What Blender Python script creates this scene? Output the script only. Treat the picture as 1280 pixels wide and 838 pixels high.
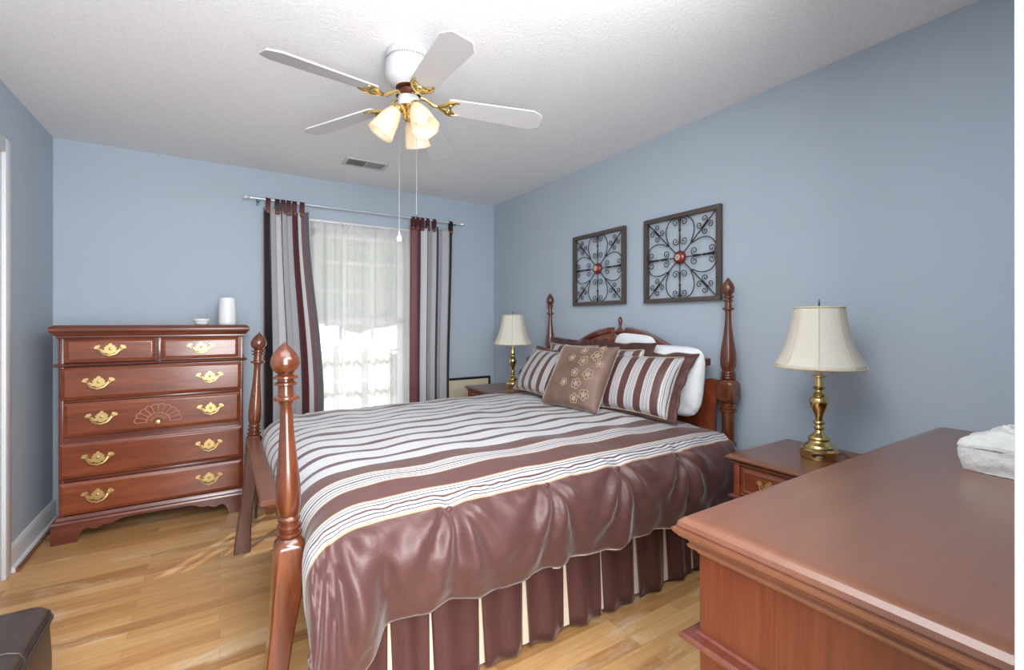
import bpy, bmesh, math, random
from mathutils import Vector, Matrix, noise
PI = math.pi
random.seed(7)
for o in list(bpy.data.objects):
    bpy.data.objects.remove(o)
S = bpy.context.scene
COL = S.collection

# ------------------------------------------------------------------ camera
cd = bpy.data.cameras.new('camera')
cam = bpy.data.objects.new('camera', cd)
COL.objects.link(cam)
AZ = math.atan(365 / 575.0)                 # view turned right of the +Y axis
cam.location = (0, 0, 1.26)
cam.rotation_euler = (PI / 2, 0, -AZ)
cd.sensor_width = 36
cd.lens = 575.0 / 1280.0 * 36
cd.shift_y = -(419.0 - 403.0) / 1280.0
cd.clip_start = 0.01
S.camera = cam

# ------------------------------------------------------------------ colour management
S.view_settings.view_transform = 'Standard'
S.view_settings.look = 'None'
S.view_settings.exposure = 1.0
S.view_settings.gamma = 1.0
S.view_settings.use_curve_mapping = False

# ------------------------------------------------------------------ world, sun, large lights
W = bpy.data.worlds.new('world')
S.world = W
W.use_nodes = True
nt = W.node_tree
nt.nodes.clear()
wo = nt.nodes.new('ShaderNodeOutputWorld')
bg = nt.nodes.new('ShaderNodeBackground')
bg.inputs['Color'].default_value = (0.93, 0.96, 1.0, 1)
bg.inputs['Strength'].default_value = 1.35
nt.links.new(bg.outputs[0], wo.inputs[0])


def light(name, kind, loc, energy, color=(1, 1, 1), rot=None, **kw):
    l = bpy.data.lights.new(name, kind)
    l.energy = energy
    l.color = color
    for k, v in kw.items():
        setattr(l, k, v)
    o = bpy.data.objects.new(name, l)
    o.location = loc
    if rot:
        o.rotation_euler = rot
    COL.objects.link(o)
    return o


def aim(o, target):
    d = Vector(target) - o.location
    o.rotation_euler = d.to_track_quat('-Z', 'Y').to_euler()


sun = light('sun', 'SUN', (6, 10, 8), 6.5, (1, 0.95, 0.86), angle=math.radians(0.6))
sd = Vector((-0.92, -1.06, -1.02))
sun.rotation_euler = sd.to_track_quat('-Z', 'Y').to_euler()
# added fill lights, no such lamps in the room; first one above the doorway
fl = light('front_fill', 'AREA', (0.75, 0.30, 2.02), 13, (0.97, 0.985, 1.0), shape='RECTANGLE', size=1.2, size_y=0.45)
aim(fl, (-0.30, 3.0, 1.9))
ov = light('overhead_fill', 'AREA', (0.15, 0.60, 2.415), 15, (0.97, 0.985, 1.0), shape='RECTANGLE', size=1.8, size_y=0.9)  # unseen ceiling panel, added to even out the room light
hl = light('doorway_fill', 'AREA', (0.1, -0.55, 1.5), 46, (0.97, 0.985, 1.0), shape='RECTANGLE', size=0.8, size_y=1.8)  # fill added behind the camera, shining in through the doorway
aim(hl, (0.7, 3, 1.6))

# ------------------------------------------------------------------ materials
def lin(c):
    return tuple(((x / 255) / 12.92 if x / 255 <= 0.04045 else ((x / 255 + 0.055) / 1.055) ** 2.4) for x in c) + (1,)


class NM:
    """small node-material helper"""
    def __init__(s, name):
        s.m = bpy.data.materials.new(name)
        s.m.use_nodes = True
        s.t = s.m.node_tree
        s.b = s.t.nodes['Principled BSDF']
        s.out = s.t.nodes['Material Output']

    def n(s, typ, **kw):
        nd = s.t.nodes.new(typ)
        for k, v in kw.items():
            setattr(nd, k, v)
        return nd

    def l(s, a, b):
        s.t.links.new(a, b)

    def math(s, op, a, b=None):
        nd = s.n('ShaderNodeMath', operation=op)
        for i, v in enumerate((a, b)):
            if v is None:
                continue
            if isinstance(v, (int, float)):
                nd.inputs[i].default_value = v
            else:
                s.l(v, nd.inputs[i])
        return nd.outputs[0]

    def ramp(s, fac, stops, const=False):
        nd = s.n('ShaderNodeValToRGB')
        cr = nd.color_ramp
        cr.interpolation = 'CONSTANT' if const else 'LINEAR'
        while len(cr.elements) < len(stops):
            cr.elements.new(0.5)
        for e, (p, c) in zip(cr.elements, stops):
            e.position = p
            e.color = c
        s.l(fac, nd.inputs[0])
        return nd.outputs[0]

    def mix(s, fac, a, b, typ='MIX'):
        nd = s.n('ShaderNodeMix', data_type='RGBA', blend_type=typ)
        for i, v in ((0, fac), (6, a), (7, b)):
            if isinstance(v, (int, float, tuple)):
                nd.inputs[i].default_value = v
            else:
                s.l(v, nd.inputs[i])
        return nd.outputs[2]

    def noise(s, scale, detail=3, vec=None, rough=0.5, dist=0.0):
        nd = s.n('ShaderNodeTexNoise')
        nd.inputs['Scale'].default_value = scale
        nd.inputs['Detail'].default_value = detail
        nd.inputs['Roughness'].default_value = rough
        nd.inputs['Distortion'].default_value = dist
        if vec is not None:
            s.l(vec, nd.inputs['Vector'])
        return nd.outputs['Fac']

    def coord(s, which='Object', scale=None, loc=None):
        tc = s.n('ShaderNodeTexCoord')
        if scale is None and loc is None:
            return tc.outputs[which]
        mp = s.n('ShaderNodeMapping')
        if scale:
            mp.inputs['Scale'].default_value = scale
        if loc:
            mp.inputs['Location'].default_value = loc
        s.l(tc.outputs[which], mp.inputs[0])
        return mp.outputs[0]

    def bump(s, h, strength=0.2, dist=0.01):
        nd = s.n('ShaderNodeBump')
        nd.inputs['Strength'].default_value = strength
        nd.inputs['Distance'].default_value = dist
        s.l(h, nd.inputs['Height'])
        s.l(nd.outputs[0], s.b.inputs['Normal'])

    def set(s, **kw):
        for k, v in kw.items():
            k = k.replace('_', ' ')
            s.b.inputs[k].default_value = v
        return s


def plain(name, rgb, rough=0.5, metal=0.0, nscale=40, namt=0.06, bump=0.0, coat=0.0):
    m = NM(name)
    f = m.noise(nscale, 3, m.coord())
    c = lin(rgb)
    m.l(m.mix(f, tuple(x * (1 - namt) for x in c[:3]) + (1,), tuple(min(1, x * (1 + namt)) for x in c[:3]) + (1,)), m.b.inputs['Base Color'])
    m.set(Roughness=rough, Metallic=metal)
    if coat:
        m.b.inputs['Coat Weight'].default_value = coat
        m.b.inputs['Coat Roughness'].default_value = 0.12
    if bump:
        m.bump(f, bump, 0.004)
    return m.m


def wood(name, dark, mid, light_, scale=(1.5, 14, 14), rough=0.28, coat=0.5, spec=0.5):
    m = NM(name)
    v = m.coord('Object', scale)
    a = m.noise(2.2, 6, v, 0.62, 0.6)
    b = m.noise(9, 4, v, 0.6)
    f = m.math('ADD', m.math('MULTIPLY', a, 0.75), m.math('MULTIPLY', b, 0.25))
    m.l(m.ramp(f, [(0.30, lin(dark)), (0.5, lin(mid)), (0.70, lin(light_))]), m.b.inputs['Base Color'])
    m.set(Roughness=rough)
    m.b.inputs['Coat Weight'].default_value = coat
    m.b.inputs['Coat Roughness'].default_value = 0.15
    m.b.inputs['Specular IOR Level'].default_value = spec
    return m.m


M = {}
M['wall'] = plain('blue_wall_paint', (172, 184, 196), 0.75, 0, 3, 0.02)
M['white'] = plain('white_trim_paint', (218, 218, 221), 0.35, 0, 20, 0.02)
M['white_fan'] = plain('white_enamel', (196, 196, 199), 0.4, 0, 20, 0.02)
M['shoe'] = plain('brown_shoe_moulding', (120, 85, 62), 0.4)
M['door_int'] = plain('white_door_paint', (228, 228, 230), 0.4)

m = NM('popcorn_ceiling')
c = m.coord('Object')
f1 = m.noise(75, 3, c, 0.6)
f2 = m.noise(190, 2, c, 0.6)
f = m.math('ADD', m.math('MULTIPLY', f1, 0.7), m.math('MULTIPLY', f2, 0.3))
m.l(m.ramp(f, [(0.35, lin((230, 231, 232))), (0.65, lin((243, 244, 245)))]), m.b.inputs['Base Color'])
m.set(Roughness=0.95)
m.bump(f, 0.40, 0.010)
M['ceiling'] = m.m

m = NM('honey_oak_strip_floor')
c = m.coord('Object')
br = m.n('ShaderNodeTexBrick')
br.offset = 0.37
br.offset_frequency = 2
br.squash = 1
m.l(c, br.inputs['Vector'])
br.inputs['Scale'].default_value = 1
br.inputs['Brick Width'].default_value = 0.85
br.inputs['Row Height'].default_value = 0.062
br.inputs['Mortar Size'].default_value = 0.0007
br.inputs['Mortar Smooth'].default_value = 0.3
br.inputs['Bias'].default_value = 0
br.inputs['Color1'].default_value = (0, 0, 0, 1)
br.inputs['Color2'].default_value = (1, 1, 1, 1)
br.inputs['Mortar'].default_value = (0.5, 0.5, 0.5, 1)
grain = m.noise(3.0, 6, m.coord('Object', (1.6, 22, 1)), 0.65, 0.4)
fac = m.math('ADD', m.math('MULTIPLY', br.outputs['Color'], 0.42), m.math('MULTIPLY', grain, 0.58))
base = m.ramp(fac, [(0.18, lin((150, 102, 60))), (0.42, lin((186, 140, 90))), (0.60, lin((200, 156, 104))), (0.85, lin((214, 176, 124)))])
worn = m.ramp(m.noise(2.3, 6, m.coord('Object', (0.8, 2.6, 1), (3.1, 1.7, 0)), 0.7, 0.5), [(0.54, (0, 0, 0, 1)), (0.68, (1, 1, 1, 1))])
base = m.mix(m.math('MULTIPLY', worn, 0.55), base, lin((222, 205, 178)))
base = m.mix(m.math('MULTIPLY', br.outputs['Fac'], 0.6), base, lin((120, 78, 40)))
m.l(base, m.b.inputs['Base Color'])
m.l(m.ramp(worn, [(0, (0.30,) * 3 + (1,)), (1, (0.5,) * 3 + (1,))]), m.b.inputs['Roughness'])
M['floor'] = m.m

M['cherry'] = wood('cherry_wood', (92, 40, 22), (122, 58, 33), (146, 77, 44), (1.2, 9, 9))
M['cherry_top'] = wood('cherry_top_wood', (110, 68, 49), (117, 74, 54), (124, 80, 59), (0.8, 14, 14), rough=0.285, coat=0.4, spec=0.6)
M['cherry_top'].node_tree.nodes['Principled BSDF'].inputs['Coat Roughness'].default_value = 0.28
M['cherry_dark'] = wood('dark_cherry_edge', (80, 36, 26), (102, 50, 36), (124, 66, 46), (1.2, 9, 9))
M['cherry_end'] = wood('cherry_end_panel', (88, 39, 25), (102, 50, 33), (118, 62, 42), (30, 30, 1.6))
M['post'] = wood('turned_cherry', (62, 27, 14), (90, 43, 22), (122, 66, 36), (9, 9, 1.2), 0.25, 0.6)
M['brass'] = plain('polished_brass', (214, 190, 128), 0.18, 1.0, 60, 0.04)
M['brass_dull'] = plain('antique_brass_pull', (206, 178, 122), 0.36, 0.85, 90, 0.12)
M['dark_felt'] = plain('dark_lamp_opening', (30, 14, 12), 0.6)
M['iron'] = plain('bronze_iron', (62, 54, 50), 0.5, 0.6, 60, 0.15)
M['iron_frame'] = plain('brown_frame_iron', (88, 78, 72), 0.45, 0.3, 60, 0.08)
M['red_boss'] = plain('red_glaze', (110, 24, 22), 0.25, 0.0, 30, 0.2, coat=0.6)
M['cream'] = plain('cream_cloth', (222, 210, 186), 0.9)
M['ivory'] = plain('ivory_cord', (205, 190, 160), 0.9)
M['white_cloth'] = plain('white_quilted_cotton', (226, 228, 230), 0.9, 0, 55, 0.06, 0.7)
M['mattress'] = plain('mattress_ticking', (214, 208, 200), 0.9)
M['white_plastic'] = plain('white_plastic', (232, 233, 234), 0.35)
M['plaster'] = plain('white_crinkled_cover', (216, 216, 212), 0.85, 0, 60, 0.12, 1.0)
M['leather'] = plain('dark_brown_leather', (58, 47, 44), 0.34, 0, 120, 0.12, 0.25)
M['thread'] = plain('leather_piping', (60, 50, 46), 0.4)
M['burgundy'] = plain('burgundy_satin', (66, 20, 24), 0.5)
M['wood_button'] = plain('brown_button', (128, 66, 40), 0.35)
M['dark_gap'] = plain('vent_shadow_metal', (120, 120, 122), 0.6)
M['black_frame'] = plain('black_frame', (28, 24, 24), 0.35)
M['clear'] = plain('clear_acrylic_rod', (215, 222, 228), 0.12, 0.3)
M['chain'] = plain('pull_chain_metal', (120, 112, 105), 0.35, 0.8)
M['bracket_blue'] = plain('rod_bracket_metal', (86, 112, 134), 0.4, 0.3)
M['lawn'] = plain('dry_pale_lawn', (205, 205, 190), 0.95, 0, 2, 0.2)
M['foliage'] = plain('outdoor_foliage', (70, 84, 66), 0.9, 0, 3, 0.5)
M['bark'] = plain('outdoor_bark', (84, 74, 66), 0.9)

# brown satin of bedding
BROWN = (84, 52, 50)


def satin(name, rgb, rough=0.46):
    m = NM(name)
    f = m.noise(6, 4, m.coord())
    c0 = lin(rgb)
    m.l(m.mix(f, tuple(x * 0.85 for x in c0[:3]) + (1,), tuple(x * 1.15 for x in c0[:3]) + (1,)), m.b.inputs['Base Color'])
    m.set(Roughness=rough)
    m.b.inputs['Specular IOR Level'].default_value = 0.32
    m.b.inputs['Sheen Weight'].default_value = 0.2
    m.b.inputs['Sheen Roughness'].default_value = 0.35
    m.b.inputs['Sheen Tint'].default_value = (1.0, 0.75, 0.7, 1)
    f2 = m.noise(14, 4, m.coord('Object', (1, 1, 0.5)), 0.6, 0.8)
    m.bump(f2, 0.38, 0.02)
    return m.m


M['satin'] = satin('brown_satin', (86, 54, 52))
M['satin_dark'] = satin('dark_brown_satin', (72, 44, 44))

SW, SG, SN, SB, ST = lin((188, 187, 188)), lin((156, 156, 161)), lin((52, 50, 72)), lin((88, 56, 53)), lin((168, 134, 96))
# fine pattern of one white band as fractions
BAND = [(0.0, ST), (0.06, SW), (0.15, SB), (0.195, SW), (0.29, SN), (0.34, SW), (0.455, SB), (0.545, SW), (0.66, SN), (0.71, SW), (0.805, SB), (0.85, SW), (0.94, ST), (0.999, SB)]


def stripe_mat(name, kind):
    """kind 'comforter': UV.y in metres from the inner edge of the satin border; kind 'sham': UV.x in metres"""
    m = NM(name)
    uv = m.n('ShaderNodeUVMap').outputs[0]
    sp = m.n('ShaderNodeSeparateXYZ')
    m.l(uv, sp.inputs[0])
    v = sp.outputs[1] if kind == 'comforter' else sp.outputs[0]
    wob = m.noise(5, 2, m.coord())
    v = m.math('ADD', v, m.math('MULTIPLY', m.math('SUBTRACT', wob, 0.5), 0.012))
    if kind == 'comforter':
        # wide border bands: white .0-.085, brown .085-.17, white .17-.255, brown .255-.33
        t = m.math('MULTIPLY', v, 1 / 0.17)
        fr = m.math('FRACT', t)
        band = m.ramp(m.math('MULTIPLY', fr, 2.0), BAND, True)
        wide = m.mix(m.math('LESS_THAN', fr, 0.5), SB, band)
        # inner narrow repeat
        t2 = m.math('FRACT', m.math('MULTIPLY', m.math('SUBTRACT', v, 0.33), 1 / 0.108))
        DB = lin((86, 62, 64))
        inner = m.ramp(t2, [(0, SW), (0.14, SG), (0.17, SW), (0.33, SG), (0.37, SW), (0.52, SG), (0.55, SW), (0.68, DB), (0.98, SW)], True)
        colr = m.mix(m.math('GREATER_THAN', v, 0.33), wide, inner)
        colr = m.mix(m.math('LESS_THAN', v, 0.0), colr, lin((84, 53, 51)))
        m.l(m.ramp(m.math('LESS_THAN', v, 0.0), [(0, (0.65,) * 3 + (1,)), (1, (0.46,) * 3 + (1,))]), m.b.inputs['Roughness'])
    else:
        t = m.math('FRACT', m.math('MULTIPLY', v, 1 / 0.104))
        colr = m.ramp(t, [(0, SB), (0.42, ST), (0.44, SW), (0.53, SB), (0.55, SW), (0.62, SN), (0.645, SW), (0.76, SN), (0.785, SW), (0.85, SB), (0.87, SW), (0.97, ST)], True)
        m.set(Roughness=0.5)
    m.l(colr, m.b.inputs['Base Color'])
    m.b.inputs['Sheen Weight'].default_value = 0.25
    m.b.inputs['Sheen Roughness'].default_value = 0.4
    f2 = m.noise(16, 4, m.coord(), 0.6, 0.6)
    m.bump(f2, 0.18, 0.02)
    return m.m


M['comforter'] = stripe_mat('striped_comforter_cloth', 'comforter')
M['sham'] = stripe_mat('striped_sham_cloth', 'sham')

m = NM('taupe_velvet')
f = m.noise(5, 5, m.coord(), 0.6, 0.4)
m.l(m.ramp(f, [(0.3, lin((98, 74, 62))), (0.7, lin((130, 104, 92)))]), m.b.inputs['Base Color'])
m.set(Roughness=0.6)
m.b.inputs['Sheen Weight'].default_value = 0.9
m.b.inputs['Sheen Roughness'].default_value = 0.3
m.b.inputs['Sheen Tint'].default_value = (1, 0.88, 0.78, 1)
m.bump(m.noise(18, 3, m.coord()), 0.2, 0.01)
M['velvet'] = m.m
M['gold_thread'] = plain('gold_embroidery', (206, 188, 160), 0.5)


def curtain_mat(name, bands):
    m = NM(name)
    uv = m.n('ShaderNodeUVMap').outputs[0]
    sp = m.n('ShaderNodeSeparateXYZ')
    m.l(uv, sp.inputs[0])
    colr = m.ramp(sp.outputs[0], [(p, lin(c)) for p, c in bands], True)
    f = m.noise(30, 3, m.coord('Object', (1, 1, 0.2)))
    m.l(m.mix(m.math('MULTIPLY', f, 0.15), colr, (0.02, 0.02, 0.02, 1)), m.b.inputs['Base Color'])
    m.set(Roughness=0.5)
    m.b.inputs['Sheen Weight'].default_value = 0.2
    return m.m


BUR, BLK, GRY, LGR, TAU, DGR, NAV = (84, 28, 32), (22, 14, 18), (172, 172, 177), (200, 200, 204), (122, 92, 94), (100, 94, 98), (30, 28, 52)
M['curtain_l'] = curtain_mat('left_curtain_satin', [(0, BUR), (0.07, BLK), (0.17, GRY), (0.30, LGR), (0.39, BUR), (0.44, GRY), (0.61, BLK), (0.66, BUR), (0.74, LGR), (0.84, TAU), (0.94, DGR)])
M['curtain_r'] = curtain_mat('right_curtain_satin', [(0, (112, 62, 62)), (0.18, BUR), (0.22, LGR), (0.36, BLK), (0.385, GRY), (0.58, NAV), (0.67, GRY), (0.93, BLK)])

m = NM('sheer_voile')
tr = m.n('ShaderNodeBsdfTransparent')
tl = m.n('ShaderNodeBsdfTranslucent')
df = m.n('ShaderNodeBsdfDiffuse')
for nd in (tl, df):
    nd.inputs['Color'].default_value = lin((240, 240, 240))
wv = m.noise(300, 2, m.coord('Object', (1, 1, 0.3)))
mx1 = m.n('ShaderNodeMixShader')
mx1.inputs[0].default_value = 0.35
m.l(tl.outputs[0], mx1.inputs[1])
m.l(df.outputs[0], mx1.inputs[2])
mx2 = m.n('ShaderNodeMixShader')
m.l(m.ramp(wv, [(0.3, (0.74,) * 3 + (1,)), (0.7, (0.82,) * 3 + (1,))]), mx2.inputs[0])
m.l(tr.outputs[0], mx2.inputs[1])
m.l(mx1.outputs[0], mx2.inputs[2])
m.l(mx2.outputs[0], m.out.inputs['Surface'])
M['sheer'] = m.m

m = NM('window_glass')
tr = m.n('ShaderNodeBsdfTransparent')
gl = m.n('ShaderNodeBsdfGlossy')
gl.inputs['Roughness'].default_value = 0.02
mx = m.n('ShaderNodeMixShader')
mx.inputs[0].default_value = 0.06
m.l(tr.outputs[0], mx.inputs[1])
m.l(gl.outputs[0], mx.inputs[2])
m.l(mx.outputs[0], m.out.inputs['Surface'])
M['glass'] = m.m

m = NM('lampshade_fabric')
tl = m.n('ShaderNodeBsdfTranslucent')
df = m.n('ShaderNodeBsdfDiffuse')
f = m.noise(120, 2, m.coord('Object', (1, 1, 0.1)))
cc = m.mix(f, lin((230, 225, 213)), lin((240, 236, 225)))
m.l(cc, tl.inputs['Color'])
m.l(cc, df.inputs['Color'])
mx = m.n('ShaderNodeMixShader')
mx.inputs[0].default_value = 0.7
m.l(tl.outputs[0], mx.inputs[1])
m.l(df.outputs[0], mx.inputs[2])
m.l(mx.outputs[0], m.out.inputs['Surface'])
M['shade'] = m.m

m = NM('frosted_glass_shade')
tl = m.n('ShaderNodeBsdfTranslucent')
gl = m.n('ShaderNodeBsdfGlossy')
tp = m.n('ShaderNodeBsdfTransparent')
df = m.n('ShaderNodeBsdfDiffuse')
f = m.noise(30, 4, m.coord())
cc = m.mix(f, lin((232, 218, 198)), lin((242, 233, 218)))
for nd in (tl, df):
    m.l(cc, nd.inputs['Color'])
gl.inputs['Roughness'].default_value = 0.25
a = m.n('ShaderNodeMixShader'); a.inputs[0].default_value = 0.45
m.l(tl.outputs[0], a.inputs[1]); m.l(df.outputs[0], a.inputs[2])
b = m.n('ShaderNodeMixShader'); b.inputs[0].default_value = 0.18
m.l(a.outputs[0], b.inputs[1]); m.l(tp.outputs[0], b.inputs[2])
c_ = m.n('ShaderNodeMixShader'); c_.inputs[0].default_value = 0.06
m.l(b.outputs[0], c_.inputs[1]); m.l(gl.outputs[0], c_.inputs[2])
m.l(c_.outputs[0], m.out.inputs['Surface'])
M['frost'] = m.m

m = NM('lit_bulb')
m.b.inputs['Emission Color'].default_value = (1, 0.90, 0.74, 1)
m.b.inputs['Emission Strength'].default_value = 0.75
M['bulb'] = m.m

m = NM('faded_landscape_print')
c = m.coord('Object')
sp = m.n('ShaderNodeSeparateXYZ')
m.l(c, sp.inputs[0])
f = m.noise(7, 5, c, 0.6, 0.5)
h = m.math('ADD', m.math('MULTIPLY', sp.outputs[2], 2.2), m.math('MULTIPLY', m.math('SUBTRACT', f, 0.5), 0.5))
m.l(m.ramp(h, [(0.2, lin((150, 120, 84))), (0.8, lin((186, 170, 140))), (1.15 / 1.5, lin((198, 188, 160)))]), m.b.inputs['Base Color'])
m.set(Roughness=0.4)
M['print'] = m.m
M['mat_board'] = plain('cream_mat_board', (206, 196, 168), 0.8)


# ------------------------------------------------------------------ mesh helpers
class MB:
    def __init__(s):
        s.bm = bmesh.new()
        s.uv = None

    def uvl(s):
        if s.uv is None:
            s.uv = s.bm.loops.layers.uv.new('UVMap')
        return s.uv

    def box(s, x0, x1, y0, y1, z0, z1, bev=0.0, seg=2):
        vs = [s.bm.verts.new((x, y, z)) for z in (z0, z1) for y in (y0, y1) for x in (x0, x1)]
        fs = [s.bm.faces.new([vs[i] for i in q]) for q in ((0, 2, 3, 1), (4, 5, 7, 6), (0, 1, 5, 4), (2, 6, 7, 3), (0, 4, 6, 2), (1, 3, 7, 5))]
        if bev:
            es = list({e for f in fs for e in f.edges})
            bmesh.ops.bevel(s.bm, geom=es, offset=bev, segments=seg, affect='EDGES', profile=0.5)
        return s

    def lathe(s, prof, seg=24, M4=None, cap=True, off=None):
        """prof: list of (r, z); off(z) -> (dx, dy) shifts the axis"""
        rings = []
        for r, z in prof:
            dx, dy = off(z) if off else (0, 0)
            ring = []
            for k in range(seg):
                a = 2 * PI * k / seg
                p = Vector((dx + r * math.cos(a), dy + r * math.sin(a), z))
                ring.append(s.bm.verts.new(M4 @ p if M4 else p))
            rings.append(ring)
        for a, b in zip(rings, rings[1:]):
            for k in range(seg):
                j = (k + 1) % seg
                s.bm.faces.new((a[k], a[j], b[j], b[k]))
        if cap:
            s.bm.faces.new(rings[0][::-1])
            s.bm.faces.new(rings[-1])
        return s

    def loft(s, rings, cap=True, closed=True):
        R = [[s.bm.verts.new(p) for p in r] for r in rings]
        n = len(R[0])
        for a, b in zip(R, R[1:]):
            for k in range(n if closed else n - 1):
                j = (k + 1) % n
                s.bm.faces.new((a[k], a[j], b[j], b[k]))
        if cap:
            s.bm.faces.new(R[0][::-1])
            s.bm.faces.new(R[-1])
        return s

    def rects(s, x0, x1, y0, y1, lev):
        """stacked rectangles in plan: lev = [(grow, z)]; makes moulded tops and bases"""
        return s.loft([[(x0 - g, y0 - g, z), (x1 + g, y0 - g, z), (x1 + g, y1 + g, z), (x0 - g, y1 + g, z)] for g, z in lev])

    def front(s, x0, x1, z0, z1, lev):
        """stacked rectangles facing -Y: lev = [(inset, y)]"""
        return s.loft([[(x0 + i, y, z0 + i), (x0 + i, y, z1 - i), (x1 - i, y, z1 - i), (x1 - i, y, z0 + i)] for i, y in lev])

    def prism(s, poly, a0, a1, axis='y'):
        def P(p, t):
            return {'y': (p[0], t, p[1]), 'x': (t, p[0], p[1]), 'z': (p[0], p[1], t)}[axis]
        A = [s.bm.verts.new(P(p, a0)) for p in poly]
        B = [s.bm.verts.new(P(p, a1)) for p in poly]
        n = len(poly)
        for k in range(n):
            j = (k + 1) % n
            s.bm.faces.new((A[k], A[j], B[j], B[k]))
        f1 = s.bm.faces.new(A[::-1])
        f2 = s.bm.faces.new(B)
        f1.normal_update()
        f2.normal_update()
        bmesh.ops.triangulate(s.bm, faces=[f1, f2], ngon_method='EAR_CLIP')
        return s

    def tube(s, pts, r, seg=6, caps=True, closed=False):
        pts = [Vector(p) for p in pts]
        n = len(pts)
        rr = r if isinstance(r, (list, tuple)) else [r] * n
        rings = []
        prev = None
        for i, p in enumerate(pts):
            if closed:
                t = pts[(i + 1) % n] - pts[i - 1]
            else:
                t = pts[min(i + 1, n - 1)] - pts[max(i - 1, 0)]
            if t.length < 1e-9:
                t = Vector((0, 0, 1))
            t.normalize()
            if prev is None:
                a = t.orthogonal().normalized()
            else:
                a = (prev - t * prev.dot(t))
                a = a.normalized() if a.length > 1e-6 else t.orthogonal().normalized()
            prev = a
            b = t.cross(a)
            rings.append([s.bm.verts.new(p + (a * math.cos(2 * PI * k / seg) + b * math.sin(2 * PI * k / seg)) * rr[i]) for k in range(seg)])
        m_ = n if closed else n - 1
        for i in range(m_):
            A, B = rings[i], rings[(i + 1) % n]
            for k in range(seg):
                j = (k + 1) % seg
                s.bm.faces.new((A[k], A[j], B[j], B[k]))
        if caps and not closed:
            s.bm.faces.new(rings[0][::-1])
            s.bm.faces.new(rings[-1])
        return s

    def sphere(s, c, r, sc=(1, 1, 1), u=14, v=8):
        mt = Matrix.Translation(c) @ Matrix.Diagonal((r * sc[0], r * sc[1], r * sc[2], 1))
        bmesh.ops.create_uvsphere(s.bm, u_segments=u, v_segments=v, radius=1, matrix=mt)
        return s

    def grid(s, fn, nu, nv, uvfn=None, closed_u=False):
        V = [[s.bm.verts.new(fn(i / nu, j / nv)) for i in range(nu + 1)] for j in range(nv + 1)]
        uvl = s.uvl() if uvfn else None
        for j in range(nv):
            for i in range(nu):
                f = s.bm.faces.new((V[j][i], V[j][i + 1], V[j + 1][i + 1], V[j + 1][i]))
                if uvl:
                    for lp, (a, b) in zip(f.loops, ((i, j), (i + 1, j), (i + 1, j + 1), (i, j + 1))):
                        lp[uvl].uv = uvfn(a / nu, b / nv)
        return s

    def xf(s, mt):
        s.bm.transform(mt)
        return s

    def build(s, name, mat, parent=None, sharp=38, loc=None, mod=None):
        bmesh.ops.recalc_face_normals(s.bm, faces=s.bm.faces)
        for f in s.bm.faces:
            f.smooth = True
        lim = math.radians(sharp)
        for e in s.bm.edges:
            if len(e.link_faces) == 2:
                e.smooth = e.calc_face_angle(0) < lim
        me = bpy.data.meshes.new(name)
        s.bm.to_mesh(me)
        s.bm.free()
        me.materials.append(mat if not isinstance(mat, str) else M[mat])
        o = bpy.data.objects.new(name, me)
        COL.objects.link(o)
        if parent:
            o.parent = parent
        if loc:
            o.location = loc
        if mod == 'solid':
            md = o.modifiers.new('thick', 'SOLIDIFY')
            md.thickness = 0.004
        return o


def thing(name, label, cat, loc=(0, 0, 0), rz=0.0, group=None):
    o = bpy.data.objects.new(name, None)
    o.empty_display_size = 0.05
    COL.objects.link(o)
    o.location = loc
    o.rotation_euler = (0, 0, rz)
    return tag(o, label, cat, group)


def tag(o, label, cat, group=None):
    o['label'] = label
    o['category'] = cat
    if group:
        o['group'] = group
    return o


def struct(o):
    o['kind'] = 'structure'
    return o


def copy_tree(o, parent=None):
    c = o.copy()
    COL.objects.link(c)
    if parent:
        c.parent = parent
    for ch in o.children:
        copy_tree(ch, c)
    return c


def sm(t):
    t = max(0.0, min(1.0, t))
    return t * t * (3 - 2 * t)


def lerp(a, b, t):
    return a + (b - a) * t


def interp(tab, x):
    if x <= tab[0][0]:
        return tab[0][1]
    for (a, va), (b, vb) in zip(tab, tab[1:]):
        if x <= b:
            return lerp(va, vb, (x - a) / (b - a))
    return tab[-1][1]


def catmull(pts, n):
    """smooth polyline through 2-D/3-D points, n samples per span"""
    P = [Vector(p) for p in pts]
    out = []
    for i in range(len(P) - 1):
        p0, p1, p2, p3 = P[max(i - 1, 0)], P[i], P[i + 1], P[min(i + 2, len(P) - 1)]
        for k in range(n):
            t = k / n
            out.append(0.5 * ((2 * p1) + (p2 - p0) * t + (2 * p0 - 5 * p1 + 4 * p2 - p3) * t * t + (3 * p1 - p0 - 3 * p2 + p3) * t ** 3))
    out.append(P[-1])
    return out


# ------------------------------------------------------------------ room shell
XL, XR, YB, YF, ZC = -0.90, 2.35, 4.05, 0.08, 2.44
TH = 0.12
WX0, WX1, WZ0, WZ1 = 0.62, 1.42, 0.42, 2.03        # window opening
struct(MB().box(XL - TH, XR + TH, -1.3, YB + TH, -0.1, 0).build('floor', 'floor'))
struct(MB().box(XL - TH, XR + TH, YF - TH, YB + TH, ZC, ZC + 0.1).build('ceiling', 'ceiling'))
struct(MB().box(XR, XR + TH, YF - TH, YB + TH, 0, ZC).build('wall_right', 'wall'))
DY0, DY1, DZ = 2.38, 3.22, 2.09
b = MB()
b.box(XL - TH, XL, YF - TH, DY0, 0, ZC).box(XL - TH, XL, DY1, YB + TH, 0, ZC).box(XL - TH, XL, DY0, DY1, DZ, ZC)
struct(b.build('wall_left', 'wall'))
b = MB()
b.box(XL, WX0, YB, YB + TH, 0, ZC).box(WX1, XR, YB, YB + TH, 0, ZC).box(WX0, WX1, YB, YB + TH, 0, WZ0).box(WX0, WX1, YB, YB + TH, WZ1, ZC)
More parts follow.
